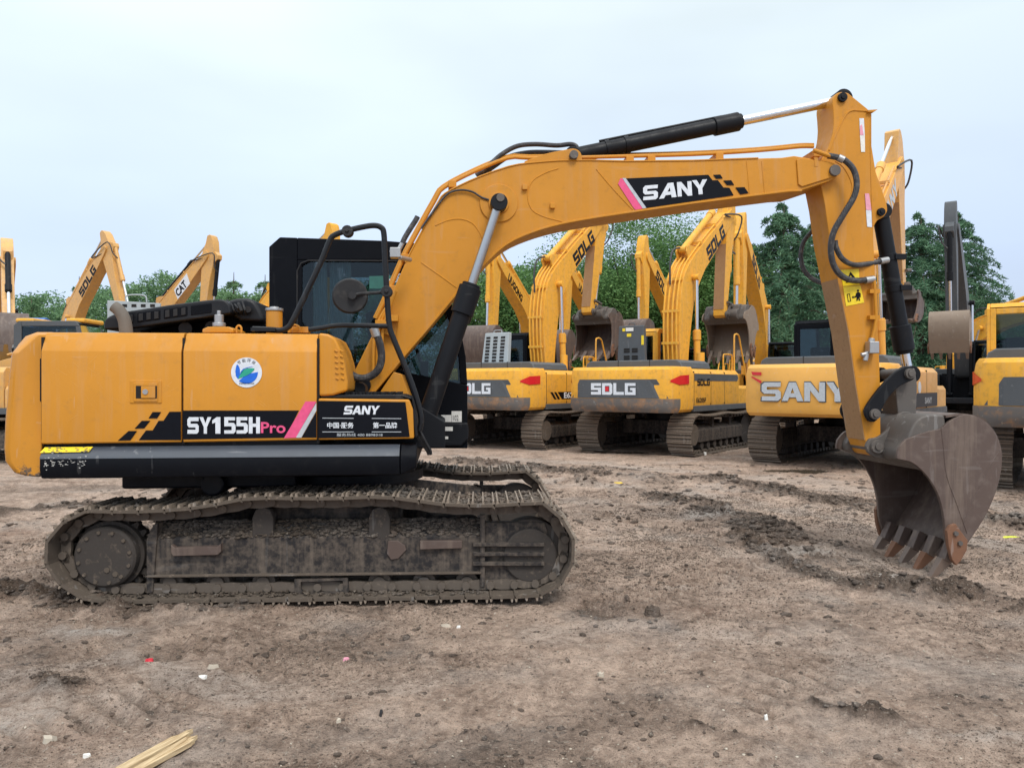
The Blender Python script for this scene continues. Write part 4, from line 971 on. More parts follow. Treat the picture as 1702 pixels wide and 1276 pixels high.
mb = MB(); mb.cyl(u3(1393, 262, -.262), u3(1402, 266, -.27), 0.033, 12); mb.cyl(u3(1438, 466, -.19), u3(1452, 464, -.18), 0.033, 12); mb.cyl(u3(1462, 434.5, -.12), u3(1475, 432, -.1), 0.031, 12); mb.build('hose_fitting', 'steel', EX)
# coupling block with open hose end beside the cab
p = u3(659, 421, -0.55); mb = MB().box(p.x - 0.05, p.x + 0.035, -0.6, -0.5, p.z - 0.04, p.z + 0.04); mb.cyl(u3(664, 428, -.55), u3(682, 432, -.4), 0.02, 10); mb.cyl(u3(648, 416, -.55), u3(656, 419, -.55), 0.016, 10); mb.cyl(u3(663, 415, -.55), u3(671, 400, -.55), 0.018, 10); mb.build('coupling_block', 'steel', EX, bevel=0.005)
hose([(669, 404), (673, 395), (682, 380), (691, 366), (694, 360)], -0.55, 0.022)
hose([(623, 548), (631, 570), (634, 595), (628, 615), (612, 627), (595, 628), (580, 620)], -0.75, 0.030)
p = u3(621, 545, -.75); q = u3(626, 560, -.75); MB().cyl(p, q, 0.036, 14).build('hose_fitting', 'steel', EX, bevel=0.003)
mb = MB()
for k in range(3):
    mb.tube(catmull([u3(620 + k * 7, 620 - k * 5, -.3), u3(622 + k * 7, 560 - k * 5, -.3), u3(632 + k * 6, 528 - k * 4, -.3), u3(650 + k * 4, 500 - k * 8, -.3)], 4), 0.014, 8)
for k in range(2): a = u3(636 + k * 16, 538, -.33); mb.box(a.x - 0.06, a.x + 0.05, -.36, -.24, a.z - 0.02 + k * .04, a.z + 0.03 + k * .04)
mb.prism(pu([(628, 552), (636, 520), (662, 526), (657, 560)], -.26), -.275, -.25)
mb.build('valve_piping', 'paint_arm', EX, bevel=0.002)
mb = MB()
for x_, y_ in ((585, 641), (598, 645)): mb.cyl(u3(x_, y_, -.72), u3(x_, y_, -.6), 0.045, 14)
mb.prism(pu([(578, 655), (578, 636), (590, 630), (604, 640), (608, 656)], -.7), -.7, -.4); mb.build('swivel_block', 'black_paint', EX, bevel=0.004)

# boom rams (either side), arm ram
for s in (-1, 1):
    v = s * 0.36
    a, b_ = fu(700, 722, -0.36), fu(829, 338, -0.36)
    bc = ram(EX, 'boom_cylinder', (a[0], v, a[1]), (b_[0], v, b_[1]), 0.078, 0.625, 0.038, head=1.25, rod_mat='rod_grey')
a, b_ = u3(950, 260, 0), u3(1397, 167, 0)
ac = ram(EX, 'arm_cylinder', a, b_, 0.070, 0.605, 0.044, head=1.22)
mb = MB(); t = (b_ - a)
for f_ in (0.13, 0.2): mb.cyl(a + t * f_ - t.normalized() * 0.02, a + t * f_ + t.normalized() * 0.02, 0.078, 24)
mb.tube([a + t * 0.1 + Vector((0, 0, 0.085)), a + t * 0.55 + Vector((0, 0, 0.08))], 0.012, 8); mb.build('cylinder_band', 'black_paint', ac)

# ================= arm =================
va = 0.155
arm_out = smooth2([(1386, 200), (1385, 183), (1384, 167), (1389, 157), (1399, 153), (1410, 155)], 3) + [(1442, 181), (1449, 190), (1449, 243), (1456, 286), (1473, 335)] + smooth2([(1473, 335), (1475, 350), (1468, 361), (1458, 367), (1452, 378)], 3)[1:] + [(1452, 400), (1456, 482), (1461, 576), (1463, 640), (1464, 722)] + smooth2([(1464, 722), (1475, 735), (1474, 750), (1462, 758), (1450, 756), (1443, 745)], 3)[1:] + [(1438, 731), (1423, 640), (1411, 552), (1392, 463), (1379, 399), (1371, 340)] + smooth2([(1364, 305), (1362, 285), (1366, 265), (1376, 247), (1384, 222), (1386, 200)], 3)[:-1]
arm = MB().prism(pu(arm_out, -va), -va, va).build('arm', 'paint_arm', EX, bevel=0.008, seg=3, ang=20)
# worn inner face: separate wear plate on the cab side of the arm
q0 = [fu(*p, -va) for p in ((1393, 463), (1411, 552), (1423, 640), (1438, 731))]
mb = MB()
for a, b_ in zip(q0[:-1], q0[1:]):
    mb.hexa([(a[0] - 0.006, -va + 0.004, a[1]), (b_[0] - 0.006, -va + 0.004, b_[1]), (b_[0] + 0.01, -va + 0.004, b_[1]), (a[0] + 0.01, -va + 0.004, a[1])], [(a[0] - 0.006, va - 0.004, a[1]), (b_[0] - 0.006, va - 0.004, b_[1]), (b_[0] + 0.01, va - 0.004, b_[1]), (a[0] + 0.01, va - 0.004, a[1])])
mb.build('wear_plate', 'worn_face', arm, smooth=False)
mb = MB()
mb.tube(bead([(1449, 186), (1430, 184), (1415, 184), (1405, 192), (1393, 215), (1378, 250)], -va), 0.009, 6)
mb.tube(bead([(1447, 192), (1447, 260), (1449, 340), (1450, 375)], -va), 0.006, 6)
mb.tube(bead([(1388, 268), (1402, 278), (1414, 300), (1416, 318), (1405, 345), (1392, 365)], -va), 0.006, 6)
mb.prism(pu([(1440, 185), (1456, 184), (1450, 188), (1440, 188)], -va), -va - 0.03, va + 0.03)
mb.build('weld_seam', 'paint_arm', arm)
mb = MB()
for x_, y_, r_ in ((1399, 163, 0.042), (1463, 353, 0.036)):
    p = u3(x_, y_, -va); mb.cyl((p.x, -va - 0.03, p.z), (p.x, va + 0.03, p.z), r_, 24); mb.cyl((p.x, -va - 0.04, p.z), (p.x, va + 0.04, p.z), r_ * .5, 16)
mb.build('pivot_pin', 'black_paint', arm, bevel=0.004)
for q, m_ in (([(1428, 197), (1435.5, 197), (1437, 225), (1429, 225)], 'decal_white'), ([(1429, 225), (1437, 225), (1437.5, 253), (1431, 253)], 'paper'), ([(1429, 210), (1432, 207), (1435, 225), (1429, 225)], 'decal_pale_pink'), ([(1437, 322), (1444, 322), (1448, 350), (1439, 349)], 'decal_pale_pink'), ([(1439, 349), (1448, 350), (1449, 378), (1441, 377)], 'decal_white')):
    dec('torn_sticker', q, m_, arm, v=-va, off=0.004 if m_ != 'decal_pale_pink' else 0.006)
dec('warning_sign', [(1396, 449), (1427, 447), (1429, 474), (1401, 476)], 'decal_yellow', arm, v=-va, off=0.004)
ws = dec('warning_sign', [(1401, 477), (1430, 475), (1436, 503), (1406, 509)], 'decal_yellow', arm, v=-va, off=0.004)
tri = pu([(1405, 470), (1413, 452), (1426, 468)], -va); tri2 = pu([(1409, 468), (1413, 457), (1421, 467)], -va)
place('warning_triangle', [[tri[0], tri[1], tri2[1], tri2[0]], [tri[1], tri[2], tri2[2], tri2[1]], [tri[2], tri[0], tri2[0], tri2[2]]], (0, -va, 0), (1, 0, 0), (0, 0, 1), 'decal_black', arm, off=0.008)
body = [(1424, 486), (1427, 485.5), (1430, 488), (1430, 494), (1428, 494), (1429, 500), (1427, 500), (1426, 495), (1425, 500), (1423, 500), (1423, 494), (1421.5, 494), (1422, 488)]
hd = [(1425.5 + 1.9 * math.cos(k * .7), 483.3 + 1.9 * math.sin(k * .7)) for k in range(9)]
bx = [[(1407, 489), (1412, 488), (1412, 489), (1408, 490)], [(1412, 488), (1414, 501), (1413, 501), (1411, 489)], [(1407, 489), (1408, 490), (1410, 501), (1409, 502)], [(1409, 502), (1414, 501), (1413, 500), (1410, 501)], [(1415, 494), (1418, 491.5), (1418, 493.3), (1420, 493), (1420, 491.3), (1423, 493.3), (1420, 496), (1420, 494.5), (1418, 494.8), (1418, 496.5)]]
place('keep_clear_symbol', [pu(b_, -va) for b_ in [body, hd] + bx], (0, -va, 0), (1, 0, 0), (0, 0, 1), 'decal_black', arm, off=0.007)
# pipes and valve on the arm
mb = MB(); mb.tube(catmull([u3(x, y, -va - .04) for x, y in ((1450, 463), (1453, 468), (1455, 500), (1456, 530), (1453, 550), (1449, 565))], 4), 0.017, 8)
for y_ in (485, 528): a = u3(1449, y_, -va); mb.box(a.x - 0.045, a.x + 0.05, -va - 0.05, -va, a.z - 0.018, a.z + 0.018)
mb.build('arm_pipe', 'paint_arm', arm, bevel=0.003)
a = u3(1444, 578, -va); mb = MB().box(a.x - 0.045, a.x + 0.045, -va - 0.1, -va - 0.01, a.z - 0.055, a.z + 0.055); mb.cyl(u3(1449, 562, -va - .05), u3(1447, 573, -va - .05), 0.028, 12); mb.cyl(u3(1441, 584, -va - .05), u3(1438, 600, -va - .05), 0.022, 12); mb.cyl(u3(1431, 590, -va - .05), u3(1440, 588, -va - .05), 0.02, 12)
mb.build('valve_block', 'steel', arm, bevel=0.008)
# bucket ram, rocker links
a, b_ = u3(1463, 353, 0), u3(1510, 622, 0)
bk = ram(EX, 'bucket_cylinder', a, b_, 0.072, 0.84, 0.042, head=1.3)
t = b_ - a; mb = MB()
for f_ in (0.28, 0.47): p = a + t * f_; mb.cyl(p - t.normalized() * 0.03, p + t.normalized() * 0.03, 0.079, 24); mb.box(p.x + 0.02, p.x + 0.13, -0.09, -0.03, p.z - 0.025, p.z + 0.025)
mb.build('cylinder_band', 'black_paint', bk, bevel=0.003)
lk = smooth2([(1440, 692), (1438, 682), (1445, 668), (1462, 645), (1484, 622), (1500, 611), (1513, 609), (1521, 617), (1520, 629), (1512, 634), (1497, 641), (1482, 655), (1470, 672), (1462, 692), (1454, 701), (1445, 700)], 2)
for s in (-1, 1):
    v = s * 0.21; MB().prism(pu(lk, -0.23), v - 0.02, v + 0.02).build('rocker_link', 'black_paint', EX, bevel=0.008)
mb = MB()
for x_, y_ in ((1511, 621), (1453, 688)): p = u3(x_, y_, -0.23); mb.cyl((p.x, -0.26, p.z), (p.x, 0.26, p.z), 0.048, 20); mb.cyl((p.x, -0.275, p.z), (p.x, 0.275, p.z), 0.028, 16)
mb.build('link_pin', 'grease_steel', EX, bevel=0.004)
hl = pu([(1500, 612), (1520, 612), (1524, 640), (1522, 690), (1526, 704), (1514, 712), (1498, 706), (1492, 690), (1488, 650)], -0.12)
MB().prism(hl, -0.13, 0.13).build('bucket_link', 'grease_steel', EX, bevel=0.012)

bucket(EX, lambda p: fu(p[0], p[1], -0.52), -0.52, 0.52, ('rust_steel', 'rust_steel', 'rust_steel'), Te=lambda p: fu(p[0], p[1], -0.22))

# ================= undercarriage =================
def shoe_chain(pts, v0, v1, nshoe, name, parent, mats=('track_steel', 'link_steel'), thick=0.022, grow=0.028, ribs=3, links=True):
    """crawler belt: equal plates with grouser bars laid round a closed path, and the link rails inside"""
    P = [Vector((a, b, 0)) for a, b in pts]; L = len(P); acc = [0]
    for i in range(L): acc.append(acc[-1] + (P[(i + 1) % L] - P[i]).length)
    tot = acc[-1]
    def at(s):
        s %= tot; i = 0
        while acc[i + 1] < s: i += 1
        return P[i].lerp(P[(i + 1) % L], (s - acc[i]) / (acc[i + 1] - acc[i]))
    cen = sum(P, Vector()) / L
    mb = MB(); mb2 = MB(); pit = tot / nshoe
    for k in range(nshoe):
        a, b = at(k * pit), at((k + 1) * pit); t = (b - a); ln = t.length; t.normalize(); nrm = Vector((t.y, -t.x, 0))
        if nrm.dot((a + b) / 2 - cen) < 0: nrm = -nrm
        def W(x, y): q = a + t * x + nrm * y; return (q.x, q.y)
        x0, x1 = ln * 0.05, ln * 0.965; dv0, dv1 = (rnd.uniform(-.007, .007) for _ in range(2))
        mb.prism([W(x0, -thick), W(x1, -thick), W(x1, 0), W(x0, 0)], v0 + dv0, v1 + dv1)
        for j in range(ribs):
            c = x0 + (x1 - x0) * ((j + 0.1) / (ribs - 0.8) if ribs > 1 else .5); hgt = grow * (1.0 if j == 0 else 0.8) * rnd.uniform(.8, 1.1)
            mb.prism([W(c, 0), W(c + 0.022, 0), W(c + 0.016, hgt), W(c + 0.006, hgt)], v0 + dv0 + 0.004, v1 + dv1 - 0.004, mi=1)
        mb.prism([W(x1 - 0.01, -thick), W(x1 + 0.014, -thick - 0.014), W(x1 + 0.014, -thick - 0.004), W(x1, 0)], v0 + dv0 + .003, v1 + dv1 - .003)
        if links:
            vm = (v0 + v1) / 2
            for s in (-1, 1):
                vv = vm + s * 0.085
                mb2.prism([W(-0.02, -0.04), W(0.04, -0.03), W(ln * .62, -0.03), W(ln + .02, -0.05), W(ln + .02, -0.095), W(ln * .5, -0.105), W(-0.02, -0.095)], vv - 0.017, vv + 0.017)
                mb2.cyl((*[W(ln, -0.065)[0]], vm + s * 0.10, W(ln, -0.065)[1]), (W(ln, -0.065)[0], vm + s * 0.125, W(ln, -0.065)[1]), 0.03, 10)
            c = W(0, -0.065); mb2.cyl((c[0], vm - 0.08, c[1]), (c[0], vm + 0.08, c[1]), 0.026, 10)
    o = mb.build(name, [mats[0], 'worn_rib'], parent, smooth=False)
    if links: mb2.build('track_link', mats[1], o)
    return o, at, tot
tp = [(142, 855), (181, 856), (232, 856), (277, 854), (322, 850), (364, 843), (409, 834), (452, 833), (497, 834), (538, 834), (579, 833), (623, 831), (665, 834), (706, 840), (745, 845), (785, 846), (825, 846), (865, 843), (900, 840), (926, 858), (945, 882), (958, 912), (955, 942), (942, 970), (920, 992), (882, 1001), (800, 1004), (700, 1006), (600, 1007), (500, 1009), (400, 1010), (300, 1011), (200, 1012), (152, 1010), (110, 992), (82, 960), (69, 930), (82, 893), (108, 870)]
vt0, vt1 = -1.245, -0.745
tpath = [(p.x, p.y) for p in catmull([(*fl(x, y, vt0), 0) for x, y in tp], 3, True)]
zb = min(z for a, z in tpath); tpath = [(a, z + 0.035 + (0 if z > 0.3 else max(0, -0.0 - z))) for a, z in tpath]
def track_side(s):
    v0, v1 = (vt0, vt1) if s < 0 else (-vt1, -vt0)
    near = s < 0
    tr, at, tot = shoe_chain(tpath, v0, v1, 46, 'crawler_track', EX); lower(tr)
    V = (lambda v: v) if near else (lambda v: -v)      # measured on the near track, mirrored for the other
    lo, hi = (lambda a, b: (min(V(a), V(b)), max(V(a), V(b))))(0, 1)
    def pr(pts, a, b, nm, mat, bv=0.008, vp=None):
        a_, b__ = sorted((V(a), V(b))); return MB().prism(pl(pts, vp if vp is not None else a), a_, b__).build(nm, mat, tr, bevel=bv)
    # side frame: sloped muddy top, flat face, lower flange
    q = pl([(245, 872), (800, 868), (800, 950), (245, 956)], -1.09); zt, zm, zl = fl(500, 893, -1.09)[1], fl(500, 873, -1.0)[1], fl(500, 953, -1.09)[1]
    ua, ub = fl(247, 900, -1.09)[0], fl(800, 900, -1.09)[0]
    prof = [(V(-1.09), zl), (V(-1.09), zt), (V(-0.98), zt + 0.1), (V(-0.86), zt + 0.1), (V(-0.80), zt + 0.02), (V(-0.80), zl), (V(-0.9), zl - 0.03)]
    MB().prism(prof, ua, ub, 'x').build('side_frame', 'frame_muddy', tr, bevel=0.008)
    MB().prism([(V(-1.13), zl - 0.008), (V(-1.13), zl + 0.006), (V(-1.0), zl + 0.006), (V(-1.0), zl - 0.008)], ua, ub, 'x').build('frame_flange', 'track_steel', tr, bevel=0.003)
    pr([(243, 896), (254, 872), (262, 870), (254, 985), (243, 987)], -1.11, -0.85, 'frame_end', 'frame_muddy')
    # front idler yoke with three ribs
    pr([(798, 868), (905, 868), (910, 880), (910, 970), (800, 970)], -1.08, -1.0, 'idler_yoke', 'frame_muddy')
    for y_ in (905, 921, 937): pr([(786, y_ - 3), (905, y_ - 3), (905, y_ + 3), (786, y_ + 3)], -1.13, -1.05, 'yoke_rib', 'frame_muddy', 0.004, vp=-1.13)
    pr([(798, 855), (806, 855), (806, 975), (798, 975)], -1.115, -0.9, 'yoke_gusset', 'frame_muddy', 0.004, vp=-1.115)
    # idler wheel
    c = fl(880, 918, -1.0); mb = MB(); a_, b__ = V(-1.03), V(-0.96)
    mb.cyl((c[0], V(-1.07), c[1]), (c[0], V(-0.92), c[1]), 0.27, 40); mb.cyl((c[0], V(-1.10), c[1]), (c[0], V(-0.9), c[1]), 0.2, 32)
    mb.build('idler', 'track_dark', tr, bevel=0.012, seg=3)
    # sprocket and its final drive
    c = fl(176, 925, -1.12); mb = MB(); n = 22
    ring = [(c[0] + (0.295 if k % 4 in (0, 1) else 0.25) * math.cos(k * 2 * math.pi / 88), c[1] + (0.295 if k % 4 in (0, 1) else 0.25) * math.sin(k * 2 * math.pi / 88)) for k in range(88)]
    a_, b__ = sorted((V(-1.02), V(-0.96))); mb.prism(ring, a_, b__); mb.build('sprocket', 'track_dark', tr)
    mb = MB(); mb.tube([(c[0], V(-0.9), c[1]), (c[0], V(-1.13), c[1]), (c[0], V(-1.145), c[1])], [0.225, 0.222, 0.205], 44); mb.tube([(c[0], V(-0.9), c[1]), (c[0], V(-1.06), c[1])], [0.26, 0.25], 40); mb.build('final_drive', 'track_dark', tr, bevel=0.004)
    mb = MB()
    for k in range(12): t = k * math.pi / 6 + .2; p = (c[0] + .185 * math.cos(t), c[1] + .185 * math.sin(t)); mb.cyl((p[0], V(-1.14), p[1]), (p[0], V(-1.157), p[1]), 0.014, 6)
    for k in range(2): mb.cyl((c[0] + .02 + k * .06, V(-1.14), c[1] - .09 - k * .03), (c[0] + .02 + k * .06, V(-1.153), c[1] - .09 - k * .03), 0.02, 8)
    mb.build('drive_bolt', 'track_steel', tr)
    # carrier rollers on brackets
    for x_ in (437, 631):
        b = pr([(x_ - 18, 895), (x_ - 18, 860), (x_ - 12, 847), (x_, 842), (x_ + 12, 847), (x_ + 17, 860), (x_ + 17, 895)], -1.09, -1.02, 'roller_bracket', 'track_dark', 0.008)
        p = fl(x_ + 4, 860, -1.02); MB().cyl((p[0], V(-1.06), p[1]), (p[0], V(-0.9), p[1]), 0.065, 24).build('carrier_roller', 'track_dark', tr, bevel=0.008)
    for x_ in (285, 363, 439, 533, 631, 705, 776):
        p = fl(x_, 967, -1.05); mb = MB().cyl((p[0], V(-1.06), p[1]), (p[0], V(-0.9), p[1]), 0.086, 24); mb.cyl((p[0], V(-1.09), p[1]), (p[0], V(-1.04), p[1]), 0.05, 16); mb.build('track_roller', 'link_steel', tr, bevel=0.006)
    g_ = pl([(490, 962), (578, 960), (580, 982), (570, 990), (500, 992), (490, 982)], -1.12); gi = pl([(500, 966), (570, 964), (571, 978), (564, 983), (505, 984), (500, 978)], -1.12)
    a_, b__ = sorted((V(-1.13), V(-1.09))); mb = MB()
    for i in range(6): mb.prism([g_[i], g_[(i + 1) % 6], gi[(i + 1) % 6], gi[i]], a_, b__)
    mb.build('chain_guard', 'frame_muddy', tr)
    pr([(284, 905), (290, 910), (361, 908), (367, 903), (367, 917), (361, 922), (288, 924), (284, 919)], -1.14, -1.08, 'step', 'rust_steel', 0.004, vp=-1.14)
    pr([(698, 899), (768, 898), (768, 911), (698, 913)], -1.13, -1.08, 'step', 'rust_steel', 0.004, vp=-1.13)
    pr([(645, 899), (660, 898), (673, 906), (675, 914), (662, 928), (650, 930), (643, 920)], -1.105, -1.08, 'cover_plate', 'rust_steel', 0.004, vp=-1.105)
    # mud lying on the belt and on the frame
    pos = []; 
    for _ in range(3800 if near else 2600):
        sx = rnd.uniform(0, tot); p = at(sx)
        if p.y < 0.6: continue
        if p.x > 1.4 and rnd.random() < .6: continue
        lo_ = rnd.random() ** 0.8; pos.append((p.x, V(vt0 + 0.03 + 0.44 * lo_), p.y + rnd.uniform(0.0, 0.02)))
    for _ in range(1500):
        a = rnd.uniform(ua, ub); tt = rnd.random(); pos.append((a, V(-1.09 + 0.15 * tt), zt + min(0.1, 0.1 * tt / .73) + rnd.uniform(0, .008)))
    for _ in range(500):
        a = rnd.uniform(ua - .3, ub); pos.append((a, V(rnd.uniform(-1.2, -1.02)), rnd.uniform(0.055, 0.075)))
    pos = np.array(pos); lower(clods('caked_mud', pos, 0.007 + 0.02 * nr.rand(len(pos)) ** 2, 'mud_caked', EX, 0.5))
    return tr
track_side(-1); track_side(1)
# swing gear and car body
c0 = (0, 0)
mb = MB().cyl((0, 0, 0.70), (0, 0, 0.93), 0.58, 48).cyl((0, 0, 0.78), (0, 0, 0.86), 0.66, 48)
mb.build('swing_bearing', 'black_paint', EX)
mb = MB().box(-0.55, 0.55, -0.85, 0.85, 0.36, 0.72)
for sx in (-1, 1):
    for sy in (-1, 1): mb.hexa([(sx * 0.3, sy * 0.3, 0.38), (sx * 0.6, sy * 0.3, 0.38), (sx * 1.15, sy * 0.88, 0.34), (sx * 0.8, sy * 0.88, 0.34)], [(sx * 0.3, sy * 0.3, 0.72), (sx * 0.6, sy * 0.3, 0.72), (sx * 1.15, sy * 0.88, 0.58), (sx * 0.8, sy * 0.88, 0.58)])
lower(mb.build('car_body', 'frame_muddy', EX, bevel=0.015))
mb = MB().box(-1.6, -0.3, -0.8, 0.8, 0.80, 0.94).cyl((-0.9, -0.9, 0.84), (-0.9, 0.6, 0.84), 0.09, 16); mb.build('under_guard', 'black_paint', EX, bevel=0.02)

# ================================================================== background excavators
BKC = (1459, 742)
def oval(u0, u1, h, r=0.42, sag=0.04):
    """belt outline for a level crawler: bottom on the ground, sprocket at the rear, idler in front"""
    pts = []
    for k in range(9): t = math.pi / 2 + math.pi * k / 8; pts.append((u0 + r + r * math.cos(t) * 1.0, h / 2 + (h / 2) * math.sin(t)))
    n = 8
    for k in range(1, n): pts.append((u0 + r + (u1 - u0 - 2 * r) * k / n, 0.0))
    for k in range(9): t = -math.pi / 2 + math.pi * k / 8; pts.append((u1 - r + r * math.cos(t), h / 2 + (h / 2) * math.sin(t)))
    for k in range(1, n): s = k / n; pts.append((u1 - r - (u1 - u0 - 2 * r) * s, h - sag * abs(math.sin(2 * math.pi * s))))
    return pts
def bg_excavator(label, X, Y, yaw, ba, aa, pm='paint_far', armm=None, boom_mark=None, cw_mark=None, grey_cw=True, cab='cab_black', cover=None, cab_paint=None, side_mark=None,
                 bucket_m=('rust_steel', 'rust_steel', 'rust_steel'), has_bucket=True, curl=0.0, barrel=None, detail=True, rails=True, sc=1.0, name='excavator', cwz=(0.98, 1.98), red=None, hood=True, open_links=True, bsc=1.0, group='excavators parked in rows across the yard'):
    armm = armm or pm; barrel = barrel or pm
    E_ = thing(name, label, 'excavator', (X, Y, 0), yaw, group); E_.scale = (sc,) * 3
    z0, z1 = cwz
    # crawlers
    path = oval(-2.15, 2.15, 0.92)
    for s in (-1, 1):
        v0, v1 = sorted((s * 0.88, s * 1.47))
        tr, at, tot = shoe_chain(path, v0, v1, 48, 'crawler_track', E_, grow=0.03, ribs=3, links=detail)
        vo = s * 1.32
        MB().prism([(s * 1.34, .28), (s * 1.34, .55), (s * 1.2, .66), (s * 1.02, .66), (s * 1.0, .28)], -1.45, 1.35, 'x').build('side_frame', 'frame_muddy', tr, bevel=.01)
        MB().cyl((-1.72, s * 1.0, .46), (-1.72, s * 1.36, .46), .24, 32).cyl((-1.72, s * 1.05, .46), (-1.72, s * 1.2, .46), .36, 32).build('final_drive', 'track_steel', tr, bevel=.01)
        MB().cyl((1.72, s * 1.05, .45), (1.72, s * 1.28, .45), .36, 32).build('idler', 'track_dark', tr, bevel=.01)
        if detail:
            for k in range(7): MB().cyl((-1.15 + k * .38, s * 1.05, .19), (-1.15 + k * .38, s * 1.3, .19), .09, 14).build('track_roller', 'track_dark', tr)
            for k in (-.5, .6): MB().box(k - .06, k + .06, *sorted((s * 1.1, s * 1.3)), .6, .82).build('roller_bracket', 'track_dark', tr)
    MB().box(-.7, .7, -1.0, 1.0, .38, .72).build('car_body', 'frame_muddy', E_, bevel=.02)
    MB().cyl((0, 0, .7), (0, 0, z0), .62, 36).build('swing_bearing', 'black_paint', E_)
    MB().box(-2.3, 1.9, -1.28, 1.28, z0 - .02, z0 + .16).build('deck_frame', 'black_paint', E_, bevel=.02)
    # counterweight
    ch = z1 - z0; levels = [(0, .14), (.06, .04), (.16, 0), (.55, 0), (.8, .02), (.93, .06), (1.0, .14)]
    plan = lambda ins: [(-1.75, -1.36 + ins * .5), (-2.48, -1.36 + ins * .5), (-2.68, -1.27 + ins * .6), (-2.78, -1.1 + ins), (-2.845 + ins, -.55), (-2.86 + ins, 0), (-2.845 + ins, .55), (-2.78, 1.1 - ins), (-2.68, 1.27 - ins * .6), (-2.48, 1.36 - ins * .5), (-1.75, 1.36 - ins * .5)]
    def fixp(ins): return [(max(a, -2.86 + ins * 1.0), b) for a, b in plan(ins)]
    mb = MB(); vs = []
    for f_, ins in levels: vs += [(a, b, z0 + ch * f_) for a, b in fixp(ins)]
    n = 11; L = len(levels)
    mb.add(vs, [(i * n + k, i * n + (k + 1) % n, (i + 1) * n + (k + 1) % n, (i + 1) * n + k) for i in range(L - 1) for k in range(n)] + [tuple(range(n)), tuple(range(L * n - 1, (L - 1) * n - 1, -1))])
    cw = mb.build('counterweight', pm, E_, bevel=.012, ang=28)
    if grey_cw:      # dark lower band and trapezoid name panel, standing proud of the casting
        mb = MB(); vs = []
        for f_, ins in ((-.004, .10), (.07, .02), (.16, -.012), (.3, -.012)): vs += [(a - .004, b * 1.004, z0 + ch * f_) for a, b in fixp(ins)]
        mb.add(vs, [(i * n + k, i * n + k + 1, (i + 1) * n + k + 1, (i + 1) * n + k) for i in range(3) for k in range(1, n - 2)])
        mb.build('bumper_band', 'rusty_band', cw)
        mb = MB(); A = [(-2.885, -.0)]
        zz0, zz1 = z0 + ch * .31, z0 + ch * .72
        def rear(b, z): 
            pl_ = fixp(0.0); 
            for (a0, b0), (a1, b1) in zip(pl_[:-1], pl_[1:]):
                if b0 <= b <= b1: return (a0 + (a1 - a0) * (b - b0) / (b1 - b0) - .012, b, z)
        bs = [-1.12, -.9, -.55, -.25, 0, .25, .55, .9, 1.12]
        lowr = [rear(b * 1.08, zz0) for b in bs]; upr = [rear(b * .86, zz1) for b in bs]
        mb.add(lowr + upr, [(i, i + 1, i + 10, i + 9) for i in range(8)]); mb.build('name_panel', 'grey_paint', cw, smooth=False)
    def rear_word(poly, mat, yl, yr, zb, zt, d=-2.870, nm='maker_lettering'):
        # reads left to right seen from behind: +v is on the left
        return place(nm, poly, (d, yl, zb), (0, yr - yl, 0), (0, 0, zt - zb), mat, cw, off=.004)
    if cw_mark == 'S':
        rear_word(word('sDLG', .1), 'decal_white', .62, -.5, z0 + ch * .38, z0 + ch * .64)
        rear_word([[(0, 0), (1, 0), (1, 1), (0, 1)]], 'lamp_red', .255, .165, z0 + ch * .46, z0 + ch * .56, nm='red_square')
    if cw_mark == 'Y':
        rear_word(word('SANY', .05), 'grey_paint', .90, -.76, z0 + ch * .28, z0 + ch * .67, -2.860, 'letter_shadow')
        rear_word(word('SANY', .09), 'decal_silver', .87, -.73, z0 + ch * .30, z0 + ch * .65)
        O_ = (-2.782, 1.12, z0 + ch * .62); place('red_stripe', [[(0, .55), (.1, .62), (1, .25), (1, 0)], [(0, 1), (1, .95), (1, .7), (.15, .72)]], O_, (-.028, -.22, 0), (0, 0, ch * .24), 'lamp_red', cw, off=.006)
    if red:
        for s in (-1, 1):
            q = [(-2.70, s * 1.235), (-2.475, s * 1.358), (-2.02, s * 1.362)]
            mb = MB(); zz = [(z0 + ch * .66, z0 + ch * .70), (z0 + ch * .60, z0 + ch * .80), (z0 + ch * .62, z0 + ch * .82)]
            vs = [(a - .02, b * 1.01, z_[0]) for (a, b), z_ in zip(q, zz)] + [(a - .02, b * 1.01, z_[1]) for (a, b), z_ in zip(q, zz)]
            mb.add(vs, [(0, 1, 4, 3), (1, 2, 5, 4)]); mb.build('tail_reflector', 'lamp_red', cw)
    # side bodies
    sides = []
    for s in (-1, 1):
        x_end = 1.05 if s < 0 else .15
        prof = [(s * .7, z0 + .12), (s * 1.33, z0 + .12), (s * 1.35, z0 + .2), (s * 1.35, z1 - .14), (s * 1.26, z1 - .04), (s * .7, z1 - .02)]
        sb = MB().prism(prof, -1.74, x_end, 'x').build('side_body', pm, E_, bevel=.015, seg=3); sides.append(sb)
        mb = MB().box(-1.74, 1.9, *sorted((s * 1.28, s * 1.365)), z0, z0 + .13); mb.build('skirt_beam', 'grey_paint', E_, bevel=.01)
        for xs in (-1.72, -.75, .1):
            if xs < x_end: MB().box(xs - .008, xs + .008, *sorted((s * 1.352, s * 1.2)), z0 + .14, z1 - .1).build('door_seam', 'seam', sb)
    MB().box(-1.78, .1, -.75, .75, z0 + .1, z1 - .06).build('engine_bay', 'black_paint', E_)
    MB().prism([(-1.33, z0 + .12), (-.78, z0 + .12), (-.78, z1 - .42), (-1.28, z1 - .42), (-1.33, z1 - .5)], 1.06, 1.95, 'x').build('tool_box', pm, E_, bevel=.02, seg=3)
